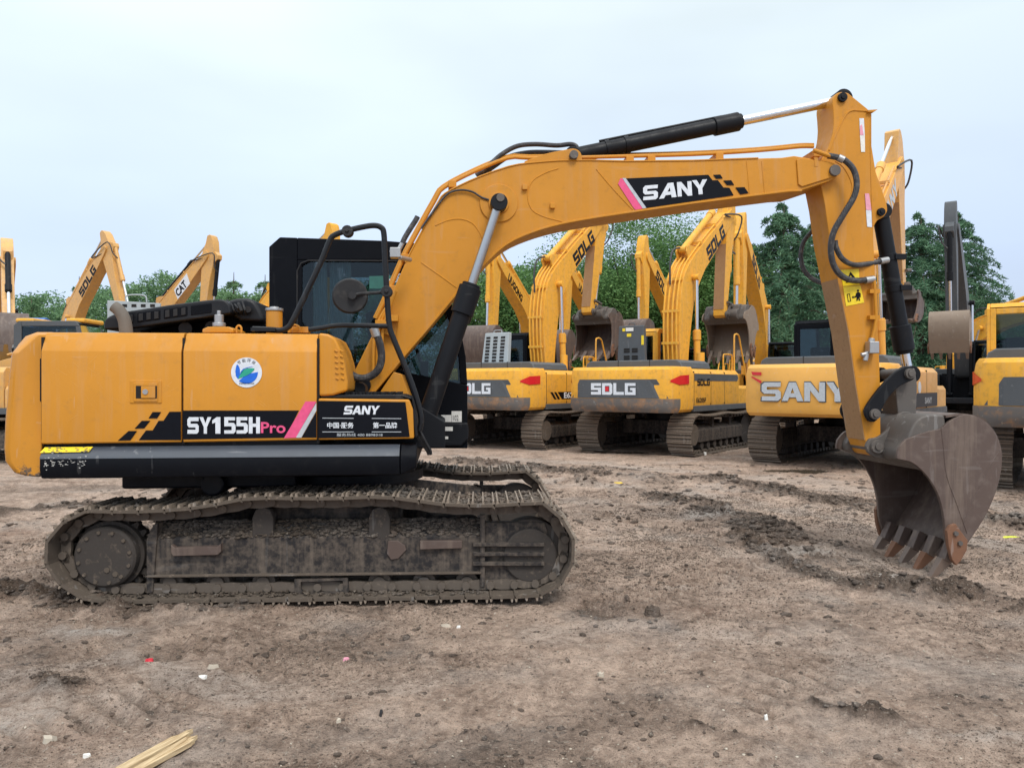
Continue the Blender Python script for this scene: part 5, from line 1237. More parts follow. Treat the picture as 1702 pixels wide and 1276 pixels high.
    if side_mark:
        sb = sides[0]
        if side_mark == 'E6225H':
            place('black_stripe', [[(.32, 0), (1, 0), (1, .9), (.2, .9)], [(0, .9), (.06, .9), (.17, 0), (.11, 0)], [(.1, .9), (.16, .9), (.27, 0), (.21, 0)]], (-1.55, -1.352, z0 + .24), (1.75, 0, 0), (0, 0, .2), 'decal_black', sb)
            text('model_lettering', side_mark, (-.9, -1.352, z0 + .26), (1.0, 0, 0), (0, 0, .15), 'decal_white', sb, .03, .008)
        elif side_mark == 'Y':
            place('round_emblem', [disc(-.5, z0 + .55, .12)], (0, -1.352, 0), (1, 0, 0), (0, 0, 1), 'decal_white', sb)
            place('black_stripe', [[(0, 0), (1, 0), (1, 1), (.1, 1)]], (-.9, -1.352, z0 + .16), (1.9, 0, 0), (0, 0, .28), 'decal_black', sb)
            text('maker_lettering', 'SANY', (-.1, -1.352, z0 + .22), (.6, 0, 0), (0, 0, .13), 'decal_silver', sb, .03, .008)
        else:
            place('maker_lettering', word('sDLG', .12), (-1.55, -1.352, z0 + .58), (.72, 0, 0), (0, 0, .16), 'decal_black', sb)
            text('model_lettering', side_mark, (-1.6, -1.352, z0 + .2), (.55, 0, 0), (0, 0, .11), 'decal_black', sb, .02)
            place('blue_grey_stripe', [[(0, 0), (.97, 0), (1, .5), (.97, 1), (0, 1)]], (-1.7, -1.352, z1 - .31), (2.7, 0, 0), (0, 0, .16), 'grey_paint', sb)
    if hood:
        MB().prism([(-1.25, z1 - .04), (-1.2, z1 + .1), (-1.1, z1 + .16), (1.1, z1 + .16), (1.2, z1 + .1), (1.25, z1 - .04)], -2.1, -.5, 'x').build('hood', 'grey_paint', E_, bevel=.03, seg=3)
        for k in (-.45, .35): MB().box(-2.104, -.6, k - .006, k + .006, z1, z1 + .165).build('hood_seam', 'seam', E_)
    # cab on the left
    cm = cab_paint or cab
    z2 = z1 + 1.05; cx0, cx1, cy0, cy1 = .1, 1.75, .42, 1.36
    cabp = [(cx0, z0 + .1), (cx0, z2 - .1), (cx0 + .12, z2), (cx1 - .25, z2), (cx1 - .12, z2 - .15), (cx1 + .03, z1), (cx1 + .05, z0 + .1)]
    mb = MB()
    for va_, vb_ in ((cy0, cy0 + .05), (cy1 - .05, cy1)):
        mb.prism([(cx0, z0 + .1), (cx0, z2 - .1), (cx0 + .12, z2), (cx0 + .18, z2), (cx0 + .18, z0 + .1)], va_, vb_)
        mb.prism([(cx0 + .181, z2 - .12), (cx0 + .181, z2), (cx1 - .25, z2), (cx1 - .15, z2 - .12)], va_, vb_)
        mb.prism([(cx0 + .181, z0 + .1), (cx0 + .181, z1 - .05), (cx1 + .03, z1 - .05), (cx1 + .05, z0 + .1)], va_, vb_)
        mb.prism([(cx1 - .151, z2 - .121), (cx1 - .25, z2 - .121), (cx1 - .07, z1 - .049), (cx1 + .03, z1 - .049)], va_, vb_)
    mb.prism([(cx0 + .02, z2 - .08), (cx0 + .12, z2), (cx1 - .25, z2), (cx1 - .15, z2 - .06), (cx1 - .3, z2 - .05)], cy0 + .05, cy1 - .05)
    mb.box(cx0, cx0 + .04, cy0 + .05, cy1 - .05, z0 + .1, z1 + .22); mb.box(cx0, cx0 + .04, cy0 + .05, cy0 + .14, z1 + .22, z2 - .1); mb.box(cx0, cx0 + .04, cy1 - .14, cy1 - .05, z1 + .22, z2 - .1); mb.box(cx0, cx0 + .04, cy0 + .14, cy1 - .14, z2 - .2, z2 - .1)
    mb.box(cx1 - .02, cx1 + .04, cy0 + .05, cy1 - .05, z0 + .1, z1 - .3)
    cb = mb.build('cab', cm, E_, bevel=.012)
    MB().box(cx0 + .015, cx0 + .022, cy0 + .14, cy1 - .14, z1 + .22, z2 - .2).build('rear_window', 'glass', cb, smooth=False)
    for vv in (cy0 + .02, cy1 - .026): MB().prism([(cx0 + .18, z1 - .05), (cx0 + .18, z2 - .12), (cx1 - .25, z2 - .12), (cx1 - .05, z1 - .05)], vv, vv + .006).build('side_window', 'glass', cb, smooth=False)
    MB().add([(cx1 - .16, cy0 + .05, z2 - .1), (cx1 - .16, cy1 - .05, z2 - .1), (cx1 + .02, cy1 - .05, z1 - .3), (cx1 + .02, cy0 + .05, z1 - .3)], [(0, 1, 2, 3)]).build('windscreen', 'glass', cb, smooth=False)
    MB().box(cx0 + .3, cx0 + .5, cy0 + .25, cy1 - .25, z1 - .4, z1 + .45).box(cx0 + .3, cx0 + .9, cy0 + .22, cy1 - .22, z1 - .5, z1 - .3).build('seat', 'black_plastic', cb, bevel=.05, seg=3)
    if cover:        # raised engine cover with louvres
        x_, y0_, y1_, zt_ = cover[:4]; lean = cover[4] if len(cover) > 4 else 0; cmn = cover[5] if len(cover) > 5 else 'grey_paint'
        o = MB().add([(x_, y0_, z1 + .1), (x_, y1_, z1 + .1), (x_ + .14, y1_, z1 + .1), (x_ + .14, y0_, z1 + .1), (x_ + lean, y0_ + .04, zt_), (x_ + lean, y1_ - .04, zt_), (x_ + .14 + lean, y1_ - .04, zt_), (x_ + .14 + lean, y0_ + .04, zt_)], [(0, 1, 2, 3), (7, 6, 5, 4), (0, 4, 5, 1), (1, 5, 6, 2), (2, 6, 7, 3), (3, 7, 4, 0)]).build('engine_cover', cmn, E_, bevel=.02)
        rows = ((.2, .28), (.3, .38), (.5, .58), (.6, .68)) if cmn == 'grey_paint' else [(.12 + .1 * k, .18 + .1 * k) for k in range(8)]
        for a_, b__ in rows:
            for c_, d_ in (((.25, .46), (.54, .75)) if cmn == 'grey_paint' else ((.12, .28), (.4, .56), (.68, .84))):
                zz0, zz1 = z1 + .1 + (zt_ - z1 - .1) * a_ * (.62 if cmn == 'grey_paint' else 1), z1 + .1 + (zt_ - z1 - .1) * b__ * (.62 if cmn == 'grey_paint' else 1)
                q = lambda z: x_ + lean * (z - z1 - .1) / (zt_ - z1 - .1) - .012
                ya, yb_ = y1_ + (y0_ - y1_) * c_, y1_ + (y0_ - y1_) * d_
                MB().add([(q(zz0), ya, zz0), (q(zz0), yb_, zz0), (q(zz1), yb_, zz1), (q(zz1), ya, zz1)], [(0, 1, 2, 3)]).build('louvre', 'seam', o)
        if cmn == 'grey_paint':
            for a_, b__, c_, d_ in ((.86, .94, .2, .3), (.86, .95, .32, .6), (.72, .8, .36, .52), (.5, .74, .88, .97)):
                H_ = zt_ - z1 - .1; zz0, zz1 = z1 + .1 + H_ * a_, z1 + .1 + H_ * b__; ya, yb_ = y1_ + (y0_ - y1_) * c_, y1_ + (y0_ - y1_) * d_
                q = lambda z: x_ + lean * (z - z1 - .1) / H_ - .012
                MB().add([(q(zz0), ya, zz0), (q(zz0), yb_, zz0), (q(zz1), yb_, zz1), (q(zz1), ya, zz1)], [(0, 1, 2, 3)]).build('sticker', 'paper' if b__ == .95 else 'decal_yellow', o)
        MB().tube(catmull([(x_ + lean + .05, y0_ + .3, zt_), (x_ + lean + .05, y0_ + .32, zt_ + .06), (x_ + lean + .05, y1_ - .32, zt_ + .06), (x_ + lean + .05, y1_ - .3, zt_)], 4), .012, 6).build('cover_handle', cmn, o)
    if rails:
        rm = pm
        mb = MB().tube(catmull([(1.0, -1.25, z1 - .1), (1.0, -1.25, z1 + .75), (1.08, -1.25, z1 + .87), (1.3, -1.25, z1 + .85), (1.45, -1.25, z1 + .6), (1.85, -1.28, z1 - .4), (1.88, -1.28, z0 + .1)], 4), .022, 8)
        mb.build('handrail', rm, E_)
        MB().tube(catmull([(.4, -1.2, z1 - .05), (.4, -1.2, z1 + .3), (.5, -1.2, z1 + .35), (.9, -1.2, z1 + .35), (.98, -1.2, z1 + .3), (.98, -1.2, z1 - .05)], 3), .018, 8).build('guard_rail', rm, E_)
        MB().cyl((.3, -.65, z1 - .05), (.3, -.65, z1 + .4), .1, 20).build('hydraulic_tank_neck', pm, E_, bevel=.01)
    # boom
    F0 = Vector((.25, 1.95)); cb_, sb_ = math.cos(ba), math.sin(ba)
    def B(x, z): return (F0.x + x * cb_ - z * sb_, F0.y + x * sb_ + z * cb_)
    ol = smooth2([(-.16, .06), (.3, .5), (1.0, 1.02), (1.7, 1.34), (2.2, 1.38), (2.8, 1.24)], 3)[:-1] + [(2.8, 1.24), (4.0, .82), (5.3, .30), (5.62, .17)] + smooth2([(5.62, .17), (5.78, .08), (5.82, -.06), (5.7, -.16), (5.5, -.14)], 3)[1:] + [(4.0, .22), (3.0, .50)] + smooth2([(3.0, .50), (2.3, .56), (1.7, .48), (.8, .12), (.2, -.18), (.0, -.2), (-.14, -.1), (-.16, .06)], 3)[1:-1]
    bo = MB().prism([B(*p) for p in ol], -.22, .22).build('boom', pm, E_, bevel=.012, ang=20)
    for v in (-.17, -.06, .06, .17):
        pth = [(-.05, .3), (.25, .58), (.95, 1.1), (1.65, 1.42), (2.2, 1.46), (2.8, 1.31), (4.0, .89), (5.2, .42)]
        if abs(v) < .1: pth = pth[:6]
        MB().tube([(B(x, z)[0], v, B(x, z)[1]) for x, z in [(p.x, p.y) for p in catmull([(a, b, 0) for a, b in pth], 3)]], .024, 8).build('hydraulic_pipe', armm, bo)
    for k in (.35, 1.0, 1.8, 3.4, 4.5):
        zt_ = np.interp(k, [-.05, .25, .95, 1.65, 2.2, 2.8, 4.0, 5.2], [.3, .58, 1.1, 1.42, 1.46, 1.31, .89, .42])
        a_ = B(k, zt_); MB().box(a_[0] - .03, a_[0] + .03, -.22, .22, a_[1] - .03, a_[1] + .035).build('pipe_clamp', armm, bo)
    for s in (-1, 1):
        v = s * .33; p0_ = (.85, v, 1.25); e_ = B(2.25, .98); ram(E_, 'boom_cylinder', p0_, (e_[0], v, e_[1]), .085, .55, .045, barrel)
    e_ = B(2.25, .98); MB().cyl((e_[0], -.4, e_[1]), (e_[0], .4, e_[1]), .07, 16).build('cylinder_pin', armm, bo, bevel=.005)
    lug = [B(2.5, 1.25), B(2.65, 1.55), B(2.8, 1.6), B(2.92, 1.5), B(3.2, 1.1)]
    for s in (-1, 1): MB().prism(lug, s * .14 - .02, s * .14 + .02).build('cylinder_lug', pm, bo, bevel=.005)
    MB().tube(catmull([(B(1.6, 1.45)[0], .05, B(1.6, 1.45)[1]), (B(2.0, 1.75)[0], .05, B(2.0, 1.75)[1]), (B(2.4, 1.85)[0], .05, B(2.4, 1.85)[1]), (B(2.75, 1.6)[0], .05, B(2.75, 1.6)[1])], 5), .025, 8).build('hose', 'hose', bo)
    if boom_mark:
        for s in ((-1, 1) if boom_mark != 'EMB' else (-1,)):
            # letters run up along the boom on both faces
            if s < 0: O, Rv, Uv = B(3.35, .45), B(4.75, .02), B(3.35 + .12, .80)
            else: O, Rv, Uv = B(4.75, .04), B(3.35, .45), B(4.75 + .12, .40)
            O3 = Vector((O[0], s * .22, O[1])); R3 = Vector((Rv[0], s * .22, Rv[1])) - O3; U3 = Vector((Uv[0], s * .22, Uv[1])) - O3
            if boom_mark == 'S':
                place('maker_lettering', word('sDLG', .12), O3, R3, U3, 'decal_black', bo, off=.006)
            elif boom_mark == 'Y':
                place('maker_lettering', word('SANY', .1), O3, R3, U3, 'decal_silver', bo, off=.006)
            elif boom_mark == 'CAT':
                O3 = O3 + R3 * .1; R3 = R3 * .55
                place('label_field', [[(-.1, -.1), (1.05, -.1), (1.2, 1.1), (0, 1.1)]], O3, R3, U3, 'decal_white', bo, off=.004); text('maker_lettering', 'CAT', O3, R3 * .85, U3 * .9, 'decal_black', bo, .04, .008)
            else: text('maker_lettering', boom_mark, O3, R3, U3 * .8, 'decal_black', bo, .05, .006)
    # arm
    T0 = Vector(B(5.62, .0)); ca_, sa_ = math.cos(aa), math.sin(aa)
    def A_(x, z): return (T0.x + x * ca_ - z * sa_, T0.y + x * sa_ + z * ca_)
    al = [(-.85, .12), (-.8, .22), (-.6, .33)] + [(-.1, .42), (.35, .42), (.9, .3), (2.9, .12), (3.0, .02), (2.95, -.1), (2.8, -.13), (.6, -.2), (.1, -.24), (-.15, -.2), (-.5, -.06), (-.8, .0)]
    ar = MB().prism([A_(*p) for p in al], -.16, .16).build('arm', armm, E_, bevel=.012, ang=20)
    q = [(.7, -.19), (2.8, -.13)]
    lo_ = [(*A_(.9, -.192), 0)]; a0, a1 = A_(.9, -.188), A_(2.78, -.132); b0, b1 = A_(.9, -.20), A_(2.78, -.144)
    mb = MB().hexa([(a0[0], -.15, a0[1]), (a1[0], -.15, a1[1]), (b1[0], -.15, b1[1]), (b0[0], -.15, b0[1])], [(a0[0], .15, a0[1]), (a1[0], .15, a1[1]), (b1[0], .15, b1[1]), (b0[0], .15, b0[1])]); mb.build('wear_plate', 'worn_face', ar)
    e0, e1 = B(2.78, 1.5), A_(-.75, .12)
    ram(E_, 'arm_cylinder', (e0[0], 0, e0[1]), (e1[0], 0, e1[1]), .085, .62, .045, barrel)
    e0, e1 = A_(.0, .52), A_(2.55, .42)
    MB().prism([A_(-.2, .4), A_(-.05, .6), A_(.1, .6), A_(.3, .4)], -.12, .12).build('cylinder_lug', armm, ar, bevel=.01)
    ram(E_, 'bucket_cylinder', (e0[0], 0, e0[1]), (e1[0], 0, e1[1]), .075, .6, .04, barrel)
    for s in (-1, 1):
        p0_, p1_ = A_(2.55, .02), A_(2.55, .44)
        v = s * .2; MB().tube([(p0_[0], v, p0_[1]), (p1_[0], v, p1_[1])], .04, 8).build('rocker_link', 'grease_steel', E_)
    MB().tube(catmull([(A_(.1, -.1)[0], -.2, A_(.1, -.1)[1]), (B(5.1, .5)[0], -.28, B(5.1, .5)[1]), (A_(-.1, .5)[0], -.3, A_(-.1, .5)[1]), (A_(.4, .55)[0], -.2, A_(.4, .55)[1]), (A_(.6, .55)[0], -.05, A_(.6, .55)[1])], 5), .024, 8).build('hose', 'hose', E_)
    pin = A_(2.9, 0); rot = aa + R(80.8) + curl; kk = .0061 * bsc; cr_, sr_ = math.cos(rot), math.sin(rot)
    def TB(p): x_, z_ = (p[0] - BKC[0]) * kk, (BKC[1] - p[1]) * kk; return (pin[0] + x_ * cr_ - z_ * sr_, pin[1] + x_ * sr_ + z_ * cr_)
    e0, e1 = A_(2.55, .42), TB((1511, 700)); MB().tube([(e0[0], 0, e0[1]), (e1[0], 0, e1[1])], .07, 10).build('bucket_link', 'grease_steel', E_)
    if has_bucket: bucket(E_, TB, -.62 * bsc, .62 * bsc, bucket_m, 1.15)
    else:
        cq = [TB(p) for p in ((1440, 735), (1470, 715), (1520, 690), (1535, 705), (1530, 760), (1510, 790), (1460, 785), (1442, 765))]
        for s in (-1, 1): MB().prism(cq, s * .2 - .03, s * .2 + .03).build('coupler_plate', 'rust_steel', E_, bevel=.01)
        cq = [TB(p) for p in ((1460, 745), (1515, 710), (1520, 760), (1500, 780), (1465, 775))]; MB().prism(cq, -.17, .17).build('quick_coupler', 'rust_steel', E_, bevel=.02)
    return E_
tanb = ('tan_steel', 'tan_steel', 'tan_steel')
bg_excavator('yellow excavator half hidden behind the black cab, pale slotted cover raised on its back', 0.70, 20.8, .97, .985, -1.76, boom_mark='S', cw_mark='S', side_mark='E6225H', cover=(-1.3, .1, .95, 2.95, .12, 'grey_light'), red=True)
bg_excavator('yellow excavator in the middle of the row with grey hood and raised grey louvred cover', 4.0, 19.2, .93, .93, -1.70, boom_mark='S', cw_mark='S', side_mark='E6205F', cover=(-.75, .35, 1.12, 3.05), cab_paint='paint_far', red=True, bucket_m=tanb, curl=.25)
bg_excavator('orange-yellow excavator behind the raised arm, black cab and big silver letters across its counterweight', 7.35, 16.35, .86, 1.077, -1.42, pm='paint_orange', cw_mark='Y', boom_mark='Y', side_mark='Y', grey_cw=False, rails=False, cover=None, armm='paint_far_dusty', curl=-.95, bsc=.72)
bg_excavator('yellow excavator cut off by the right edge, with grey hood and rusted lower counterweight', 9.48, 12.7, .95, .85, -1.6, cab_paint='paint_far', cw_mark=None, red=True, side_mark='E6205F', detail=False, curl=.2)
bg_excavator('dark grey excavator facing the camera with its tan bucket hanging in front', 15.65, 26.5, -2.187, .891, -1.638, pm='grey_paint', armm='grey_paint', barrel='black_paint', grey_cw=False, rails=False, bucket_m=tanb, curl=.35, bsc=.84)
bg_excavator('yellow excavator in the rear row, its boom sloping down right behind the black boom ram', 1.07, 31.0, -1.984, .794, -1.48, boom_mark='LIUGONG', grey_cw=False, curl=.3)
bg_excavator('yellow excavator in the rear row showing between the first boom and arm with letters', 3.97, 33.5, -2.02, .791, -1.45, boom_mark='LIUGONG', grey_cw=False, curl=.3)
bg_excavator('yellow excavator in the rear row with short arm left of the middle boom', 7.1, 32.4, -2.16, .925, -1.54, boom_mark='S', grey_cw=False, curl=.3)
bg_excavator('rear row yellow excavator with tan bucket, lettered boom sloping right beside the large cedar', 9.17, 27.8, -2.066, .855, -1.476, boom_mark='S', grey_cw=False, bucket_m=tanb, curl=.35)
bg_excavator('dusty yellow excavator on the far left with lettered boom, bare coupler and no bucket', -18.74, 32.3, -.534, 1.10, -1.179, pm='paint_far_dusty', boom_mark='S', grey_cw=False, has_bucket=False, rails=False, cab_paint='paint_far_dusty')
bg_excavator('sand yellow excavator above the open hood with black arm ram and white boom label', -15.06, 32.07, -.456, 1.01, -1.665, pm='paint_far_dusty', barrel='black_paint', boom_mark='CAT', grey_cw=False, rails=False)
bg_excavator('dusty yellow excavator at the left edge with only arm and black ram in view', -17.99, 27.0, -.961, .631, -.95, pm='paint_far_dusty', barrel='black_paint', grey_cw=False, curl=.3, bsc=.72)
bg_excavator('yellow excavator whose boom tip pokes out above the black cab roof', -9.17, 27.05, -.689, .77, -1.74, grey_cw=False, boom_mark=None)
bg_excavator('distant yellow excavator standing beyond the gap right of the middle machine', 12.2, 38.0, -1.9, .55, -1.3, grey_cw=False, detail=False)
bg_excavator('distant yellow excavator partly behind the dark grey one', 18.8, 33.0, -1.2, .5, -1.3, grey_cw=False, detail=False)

P_ = bg_excavator('yellow excavator behind the counterweight of the big one, peeling paint on its cab roof', -11.4, 16.9, 0, -.5, -.3, pm='paint_far_dusty', grey_cw=False, rails=False, cab='grey_paint', detail=False, boom_mark=None)
mb = MB()      # raised slotted panel on its back
x0_, x1_, yy_ = (178 - CX) / FPX * 15.6, (266 - CX) / FPX * 15.6, 15.6
W = lambda x, z, y=yy_: (x + 11.4, y - 16.9, z)
zt_, zb_ = H + (CY - 499) / FPX * 15.6, 2.2
cp_ = MB().hexa([W(x0_, zb_), W(x1_, zb_), W(x1_, zt_ - .06), W(x0_, zt_)], [W(x0_, zb_, yy_ + .06), W(x1_, zb_, yy_ + .06), W(x1_, zt_ - .06, yy_ + .06), W(x0_, zt_, yy_ + .06)]).build('engine_cover', 'grey_light', P_, bevel=.01)
for j in range(3):
    for k in range(5):
        xa, za = x0_ + .12 + k * .19, zt_ - .14 - j * .13
        MB().add([W(xa, za, yy_ - .006), W(xa + .1, za, yy_ - .006), W(xa + .1, za + .06, yy_ - .006), W(xa, za + .06, yy_ - .006)], [(0, 1, 2, 3)]).build('louvre', 'seam', cp_)
MB().tube(catmull([W(x0_ + .38, zt_ - .02, 15.62), W(x0_ + .4, zt_ + .1, 15.62), W(x0_ + .75, zt_ + .1, 15.62), W(x0_ + .8, zt_ - .04, 15.62)], 4), .015, 8).build('cover_handle', 'grey_light', cp_)
for uu_ in (.3, 1.45): MB().box(uu_ - .22, uu_ + .2, .5, 1.38, 3.0, 3.1).build('roof_patch', 'paint_far', P_, bevel=.04, seg=3)

# ================================================================== trees
def leaves(name, centres, nrm, size, mat, parent, seed, aspect=1.0, droop=0.0):
    """thousands of small leaf faces in one mesh; centres (n,3)"""
    r = np.random.RandomState(seed); n = len(centres)
    d1 = r.normal(size=(n, 3)); d1[:, 2] = d1[:, 2] * 0.6 - droop; d1 /= np.linalg.norm(d1, axis=1)[:, None]
    d2 = np.cross(d1, r.normal(size=(n, 3))); d2 /= np.linalg.norm(d2, axis=1)[:, None]
    s = size * (0.6 + 0.8 * r.rand(n, 1))
    a, b = d1 * s, d2 * s * aspect
    co = np.stack([centres - a, centres + b * .5 - a * .1, centres + a, centres - b * .5 + a * .1], 1).reshape(-1, 3)
    me = grid_mesh(name, co, np.arange(4 * n).reshape(n, 4))
    tone = np.repeat(r.rand(n), 4).astype(np.float32)
    at = me.attributes.new('tone', 'FLOAT', 'POINT'); at.data.foreach_set('value', tone)
    me.materials.append(MATS[mat]); o = bpy.data.objects.new(name, me); C.objects.link(o); o.parent = parent; return o
def broad_tree(label, X, Y, h, rad, seed, mat='leaf_broad', nclump=330, per=165, leaf_s=.085):
    r = np.random.RandomState(seed); T = thing('broadleaf_tree', label, 'tree', (X, Y, 0), 0, 'broad trees behind the machines')
    mb = MB(); mb.tube([(0, 0, -.1), (.05, 0, h * .3), (-.1, .1, h * .6)], [.24, .17, .08], 10)
    tips = []
    for k in range(9):
        a = k * 2.4 + r.rand(); z = h * (.25 + .05 * k); L = rad * (.5 + .3 * r.rand())
        p1 = (math.cos(a) * L, math.sin(a) * L, z + h * .18)
        mb.tube([(0, 0, z), (p1[0] * .5, p1[1] * .5, z + h * .06), p1], [.09, .06, .025], 6)
    mb.build('trunk', 'bark', T)
    u = r.normal(size=(nclump, 3)); u /= np.linalg.norm(u, axis=1)[:, None]; rr = r.rand(nclump) ** (1 / 2.0) * .96
    lob = 1 + .22 * np.sin(u[:, 0] * 5 + seed) + .18 * np.sin(u[:, 2] * 6 + seed * 2)
    c = u * (rr * lob)[:, None] * np.array([rad, rad, h * .42]) + np.array([0, 0, h * .57])
    cs = rad * (.13 + .14 * r.rand(nclump))
    q = r.normal(size=(nclump * per, 3)); q /= np.linalg.norm(q, axis=1)[:, None]; q *= (r.rand(len(q)) ** .5)[:, None] * 1.75
    pts = np.repeat(c, per, 0) + q * np.repeat(cs, per)[:, None] * np.array([1, 1, .55])
    leaves('crown', pts, None, leaf_s, mat, T, seed + 1, .9); return T
def cedar_tree(label, X, Y, h, rad, seed, mat='leaf_cedar', nb=128, per=290):
    r = np.random.RandomState(seed); T = thing('cedar_tree', label, 'tree', (X, Y, 0), 0, 'cedars behind the machines')
    mb = MB(); mb.tube([(0, 0, -.1), (0, 0, h * .5), (.03, 0, h * .98)], [.26, .14, .02], 8)
    P = []
    for k in range(nb):
        f = ((k // 9) * 9 / nb) ** .85; z = h * (.10 + .88 * f) + r.normal() * .13; L = rad * ((1 - f) ** .68 + .06) * (.6 + .62 * r.rand()); a = k * 2.399 + r.normal() * .3
        ca, sa = math.cos(a), math.sin(a)
        t = r.rand(int(per * (0.35 + 1.1 * (1 - f)))) ** .7
        lift = .10 * L - .34 * L * t ** 2.2
        lat = r.normal(size=len(t)) * .12 * L * (1.2 - t) + r.normal(size=len(t)) * .05
        P.append(np.stack([ca * L * t - sa * lat, sa * L * t + ca * lat, z + lift - np.abs(lat) * .3 - r.rand(len(t)) ** 2 * .28 + r.normal(size=len(t)) * .03], 1))
        mb.tube([(0, 0, z - .05), (ca * L * .5, sa * L * .5, z + .08 * L - .1), (ca * L * .95, sa * L * .95, z - .2 * L)], [.035, .02, .006], 4)
    mb.build('trunk', 'bark', T)
    P = np.concatenate(P); leaves('crown', P, None, .14, mat, T, seed + 1, .4, .5); return T
for i, (px, Y, top, rd, lb, mt) in enumerate((
    (850, 44, 425, 3.6, 'rounded green tree just right of the black boom ram', 'leaf_broad'), (925, 46, 395, 4.2, 'tall green broadleaf tree behind the first lettered boom', 'leaf_broad'),
    (1040, 47, 368, 4.2, 'broadleaf tree filling the sky gap between the two lettered booms', 'leaf_broad'), (1130, 49, 356, 4.6, 'highest broadleaf tree under the long boom, left of the middle arm', 'leaf_broad'),
    (1205, 44, 375, 3.6, 'bright green tree between the middle arm and the large cedar', 'leaf_bright'), (1640, 50, 508, 3.4, 'light green tree low at the right behind the yellow cab', 'leaf_bright'))):
    broad_tree(lb, (px - CX) / FPX * Y, Y, H + (CY - top) / FPX * Y, rd, 100 + i * 7, mt)
for i, (px, Y, top, rd, lb) in enumerate((
    (1302, 38, 330, 4.3, 'large cedar with drooping tiers seen left of the raised arm'), (1250, 47, 400, 4.6, 'darker cedar behind the lettered boom right of the middle machine'), (1345, 45, 372, 4.2, 'cedar showing between the large cedar and the raised arm'),
    (1530, 42, 350, 4.9, 'tall cedar left of the dark grey boom'), (1592, 43, 345, 4.6, 'tall cedar rising directly behind the dark grey boom'), (1628, 52, 480, 3.6, 'lower cedar with pointed top right of the dark grey boom'), (1480, 50, 380, 4.2, 'cedar behind the leaning orange arm'),
    (985, 50, 430, 4.5, 'dark cedar low behind the first arm and bucket'), (1100, 52, 430, 5.0, 'dark cedar low behind the middle boom'), (870, 52, 470, 4.5, 'dark cedar low behind the raised grey cover'))):
    cedar_tree(lb, (px - CX) / FPX * Y, Y, H + (CY - top) / FPX * Y, rd, 300 + i * 11)
for i, (px, Y, top, rd, lb) in enumerate(((131, 56, 455, 2.0, 'small pointed cedar sticking up beside the far left boom'), (388, 57, 448, 2.4, 'pointed cedar above the tree belt right of the sand yellow arm'), (440, 56, 452, 2.4, 'cedar just left of the black cab'), (52, 58, 492, 2.4, 'low cedar top at the far left of the tree belt'))):
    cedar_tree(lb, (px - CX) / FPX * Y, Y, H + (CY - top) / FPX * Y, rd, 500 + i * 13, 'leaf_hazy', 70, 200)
# the unbroken belt of trees in the distance
r = np.random.RandomState(77); n = 2300
bx_ = np.concatenate([r.uniform(-62, -3, 1500), r.uniform(-3, 48, 800)]); by_ = r.uniform(59, 66, n)
pxs = CX + bx_ / by_ * FPX
topy = np.interp(pxs, [0, 60, 130, 220, 300, 400, 450, 640, 800, 900, 1200, 1640, 1702], [508, 492, 488, 470, 463, 468, 480, 470, 450, 450, 440, 500, 530]) + (fbm(bx_, by_ * 0, .55, 3, 5) - .5) * 44
hh = H + (CY - topy) / FPX * by_
cc = np.stack([bx_, by_, r.rand(n) ** .6 * (hh - .3)], 1); per = 150
q = r.normal(size=(n * per, 3)); q /= np.linalg.norm(q, axis=1)[:, None]; q *= (r.rand(len(q)) ** .5)[:, None] * 1.6
pts = np.repeat(cc, per, 0) + q * np.array([.62, .62, .40])
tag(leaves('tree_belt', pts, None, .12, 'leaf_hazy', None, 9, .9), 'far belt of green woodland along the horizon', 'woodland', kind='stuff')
# dark undergrowth at the foot of the trees on the right
n = 500; cc = np.stack([r.uniform(2, 34, n), r.uniform(50, 56, n), r.rand(n) * 3.6], 1)
pts = np.repeat(cc, 60, 0) + r.normal(size=(n * 60, 3)) * np.array([.8, .6, .5])
tag(leaves('undergrowth', pts, None, .2, 'leaf_cedar', None, 19, .8), 'dark bushes growing under the trees behind the machines', 'undergrowth', kind='stuff')
# low concrete boundary wall and blue roofed shed
wl = thing('boundary_wall', 'low grey concrete wall running behind the rear row of machines', 'wall', (15, 47, 0))
MB().box(-16, 22, -.12, .12, 0, 1.9).build('wall_panel', 'concrete', wl, bevel=.02)
MB().box(-16.05, 22.05, -.17, .17, 1.9, 2.0).build('wall_coping', 'concrete', wl, bevel=.01)
sh = thing('shed', 'low shed with a bright blue sheet roof at the far left', 'shed', (-35.5, 48, 0), .0)
MB().box(-3, 6, -3, 3, 0, 4.4).build('wall', 'white_wall', sh); MB().prism([(-3.4, 4.35), (0, 5.6), (3.4, 4.35), (3.4, 4.5), (0, 5.75), (-3.4, 4.5)], -3.3, 6.3, 'x').build('roof', 'blue_roof', sh)
MB().box(1, 2, -3.02, -2.98, 0, 2.1).build('door', 'grey_paint', sh)

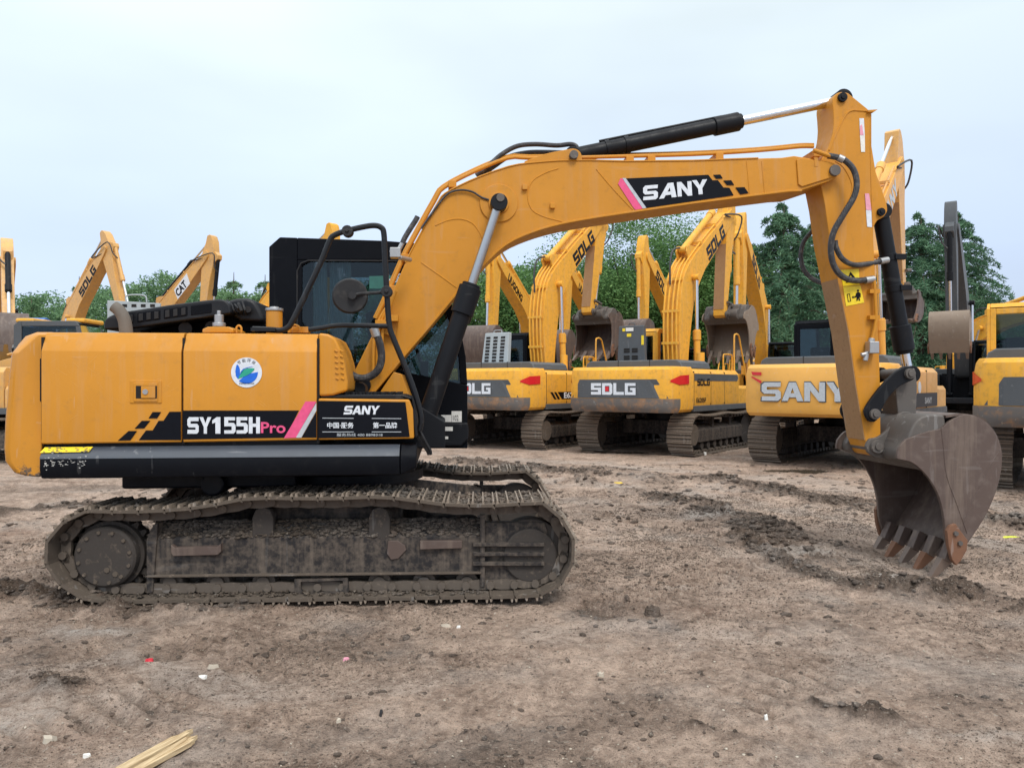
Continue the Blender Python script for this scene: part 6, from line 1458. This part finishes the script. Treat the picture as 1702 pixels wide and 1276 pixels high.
# ================================================================== litter on the mud
def gz(x, y): return float(ground_h(np.array([x]), np.array([y]))[0][0])
def chip(name, label, cat, px, py, wpx, hh_, mat, seed, flat=.35, rot=0.0, n=9):
    x, y = gp(px, py); r_ = random.Random(seed); wd = wpx / FPX * y
    ol = []
    for k in range(n):
        t = 2 * math.pi * k / n; q = .5 * wd * r_.uniform(.6, 1.05); ol.append((q * math.cos(t), q * math.sin(t) * (flat * 2.2)))
    cr_, sr_ = math.cos(rot), math.sin(rot); ol = [(a * cr_ - b * sr_, a * sr_ + b * cr_) for a, b in ol]
    mb = MB(); mb.prism(ol, 0, hh_, 'z', pts2=[(a * .8 + r_.uniform(-.1, .1) * wd, b * .8) for a, b in ol])
    mb.v = [(a, b, c + (r_.uniform(-.2, .4) * hh_ if c > 0 else -.004)) for a, b, c in mb.v]
    o = mb.build(name, mat, None); o.location = (x, y, gz(x, y)); tag(o, label, cat); return o
chip('stone', 'flat pale buff stone lying near the bottom left corner', 'stone', 82, 1229, 26, .018, 'stone_pale', 1)
chip('stone', 'small pale stone beside the white scrap of paper', 'stone', 354, 1107, 20, .014, 'stone_pale', 2)
chip('paper_scrap', 'crumpled white paper scrap in front of the crawler', 'litter', 336, 1120, 20, .010, 'paper', 3)
chip('paper_scrap', 'thin white sliver lying left of the split wood', 'litter', 144, 1250, 16, .012, 'paper', 4, rot=.6)
chip('plastic_scrap', 'bright red plastic scrap lying left of the white paper', 'litter', 248, 1094, 15, .009, 'red_plastic', 5, rot=.2)
chip('plastic_scrap', 'pale red plastic scrap in front of the middle of the crawler', 'litter', 575, 1099, 12, .012, 'decal_pale_pink', 6)
chip('mud_slab', 'flat dark slab of dried mud right of the crawler', 'mud slab', 1085, 1022, 36, .045, 'mud_clod', 7)
chip('stone', 'round white pebble in the right foreground', 'stone', 1273, 1202, 9, .015, 'paper', 8, .5)
chip('stone', 'small cream pebble right of centre near the bottom', 'stone', 563, 1208, 11, .014, 'stone_pale', 9, .5)
chip('paper_scrap', 'pale torn strip on the mud below the idler end of the crawler', 'litter', 741, 1038, 22, .01, 'stone_pale', 10)
chip('paper_scrap', 'small white paper bit right of the pale torn strip', 'litter', 762, 1042, 9, .01, 'paper', 11)
chip('plastic_strip', 'bright yellow plastic strip lying right of the bucket', 'litter', 1680, 889, 40, .012, 'yellow_tape', 12, .15)
chip('rag', 'small black rag on the mud right of centre in the foreground', 'litter', 633, 1182, 8, .012, 'rubber', 13, 1.2)
chip('paper_scrap', 'white fleck of paper beside the middle machine crawler', 'litter', 1172, 756, 7, .06, 'paper', 14)
chip('paper_scrap', 'pale twisted scrap left of the muddy ridge in the right foreground', 'litter', 998, 1121, 12, .02, 'stone_pale', 15)
chip('plastic_scrap', 'yellow plastic scrap on the mud beyond the crawler', 'litter', 1028, 802, 20, .012, 'decal_yellow', 16, .15)
x, y = gp(246, 1262); wd_ = thing('split_wood', 'splintered pale wood slats half pressed into the mud at the bottom edge', 'wood', (x, y, gz(x, y)))
for k, (dx, dy, a, L_, w_) in enumerate(((-.04, -.02, 66, .42, .034), (-.004, .0, 63, .46, .042), (.038, -.03, 60, .42, .04), (.06, .02, 64, .26, .024))):
    r_ = random.Random(k); ol = [(-L_ / 2, -w_ / 2), (L_ * .40, -w_ / 2), (L_ * .47, -w_ * .25), (L_ * .43, -w_ * .05), (L_ * .53, w_ * .12), (L_ * .46, w_ * .28), (L_ * .5, w_ * .45), (-L_ / 2, w_ / 2)]
    o = MB().prism(ol, 0, .024, 'z').build('slat', 'wood', wd_, bevel=.002); o.location = (dx, dy, .008 + .007 * (k % 2)); o.rotation_euler = (.05 * (-1) ** k, -.03 - .02 * k, R(a))
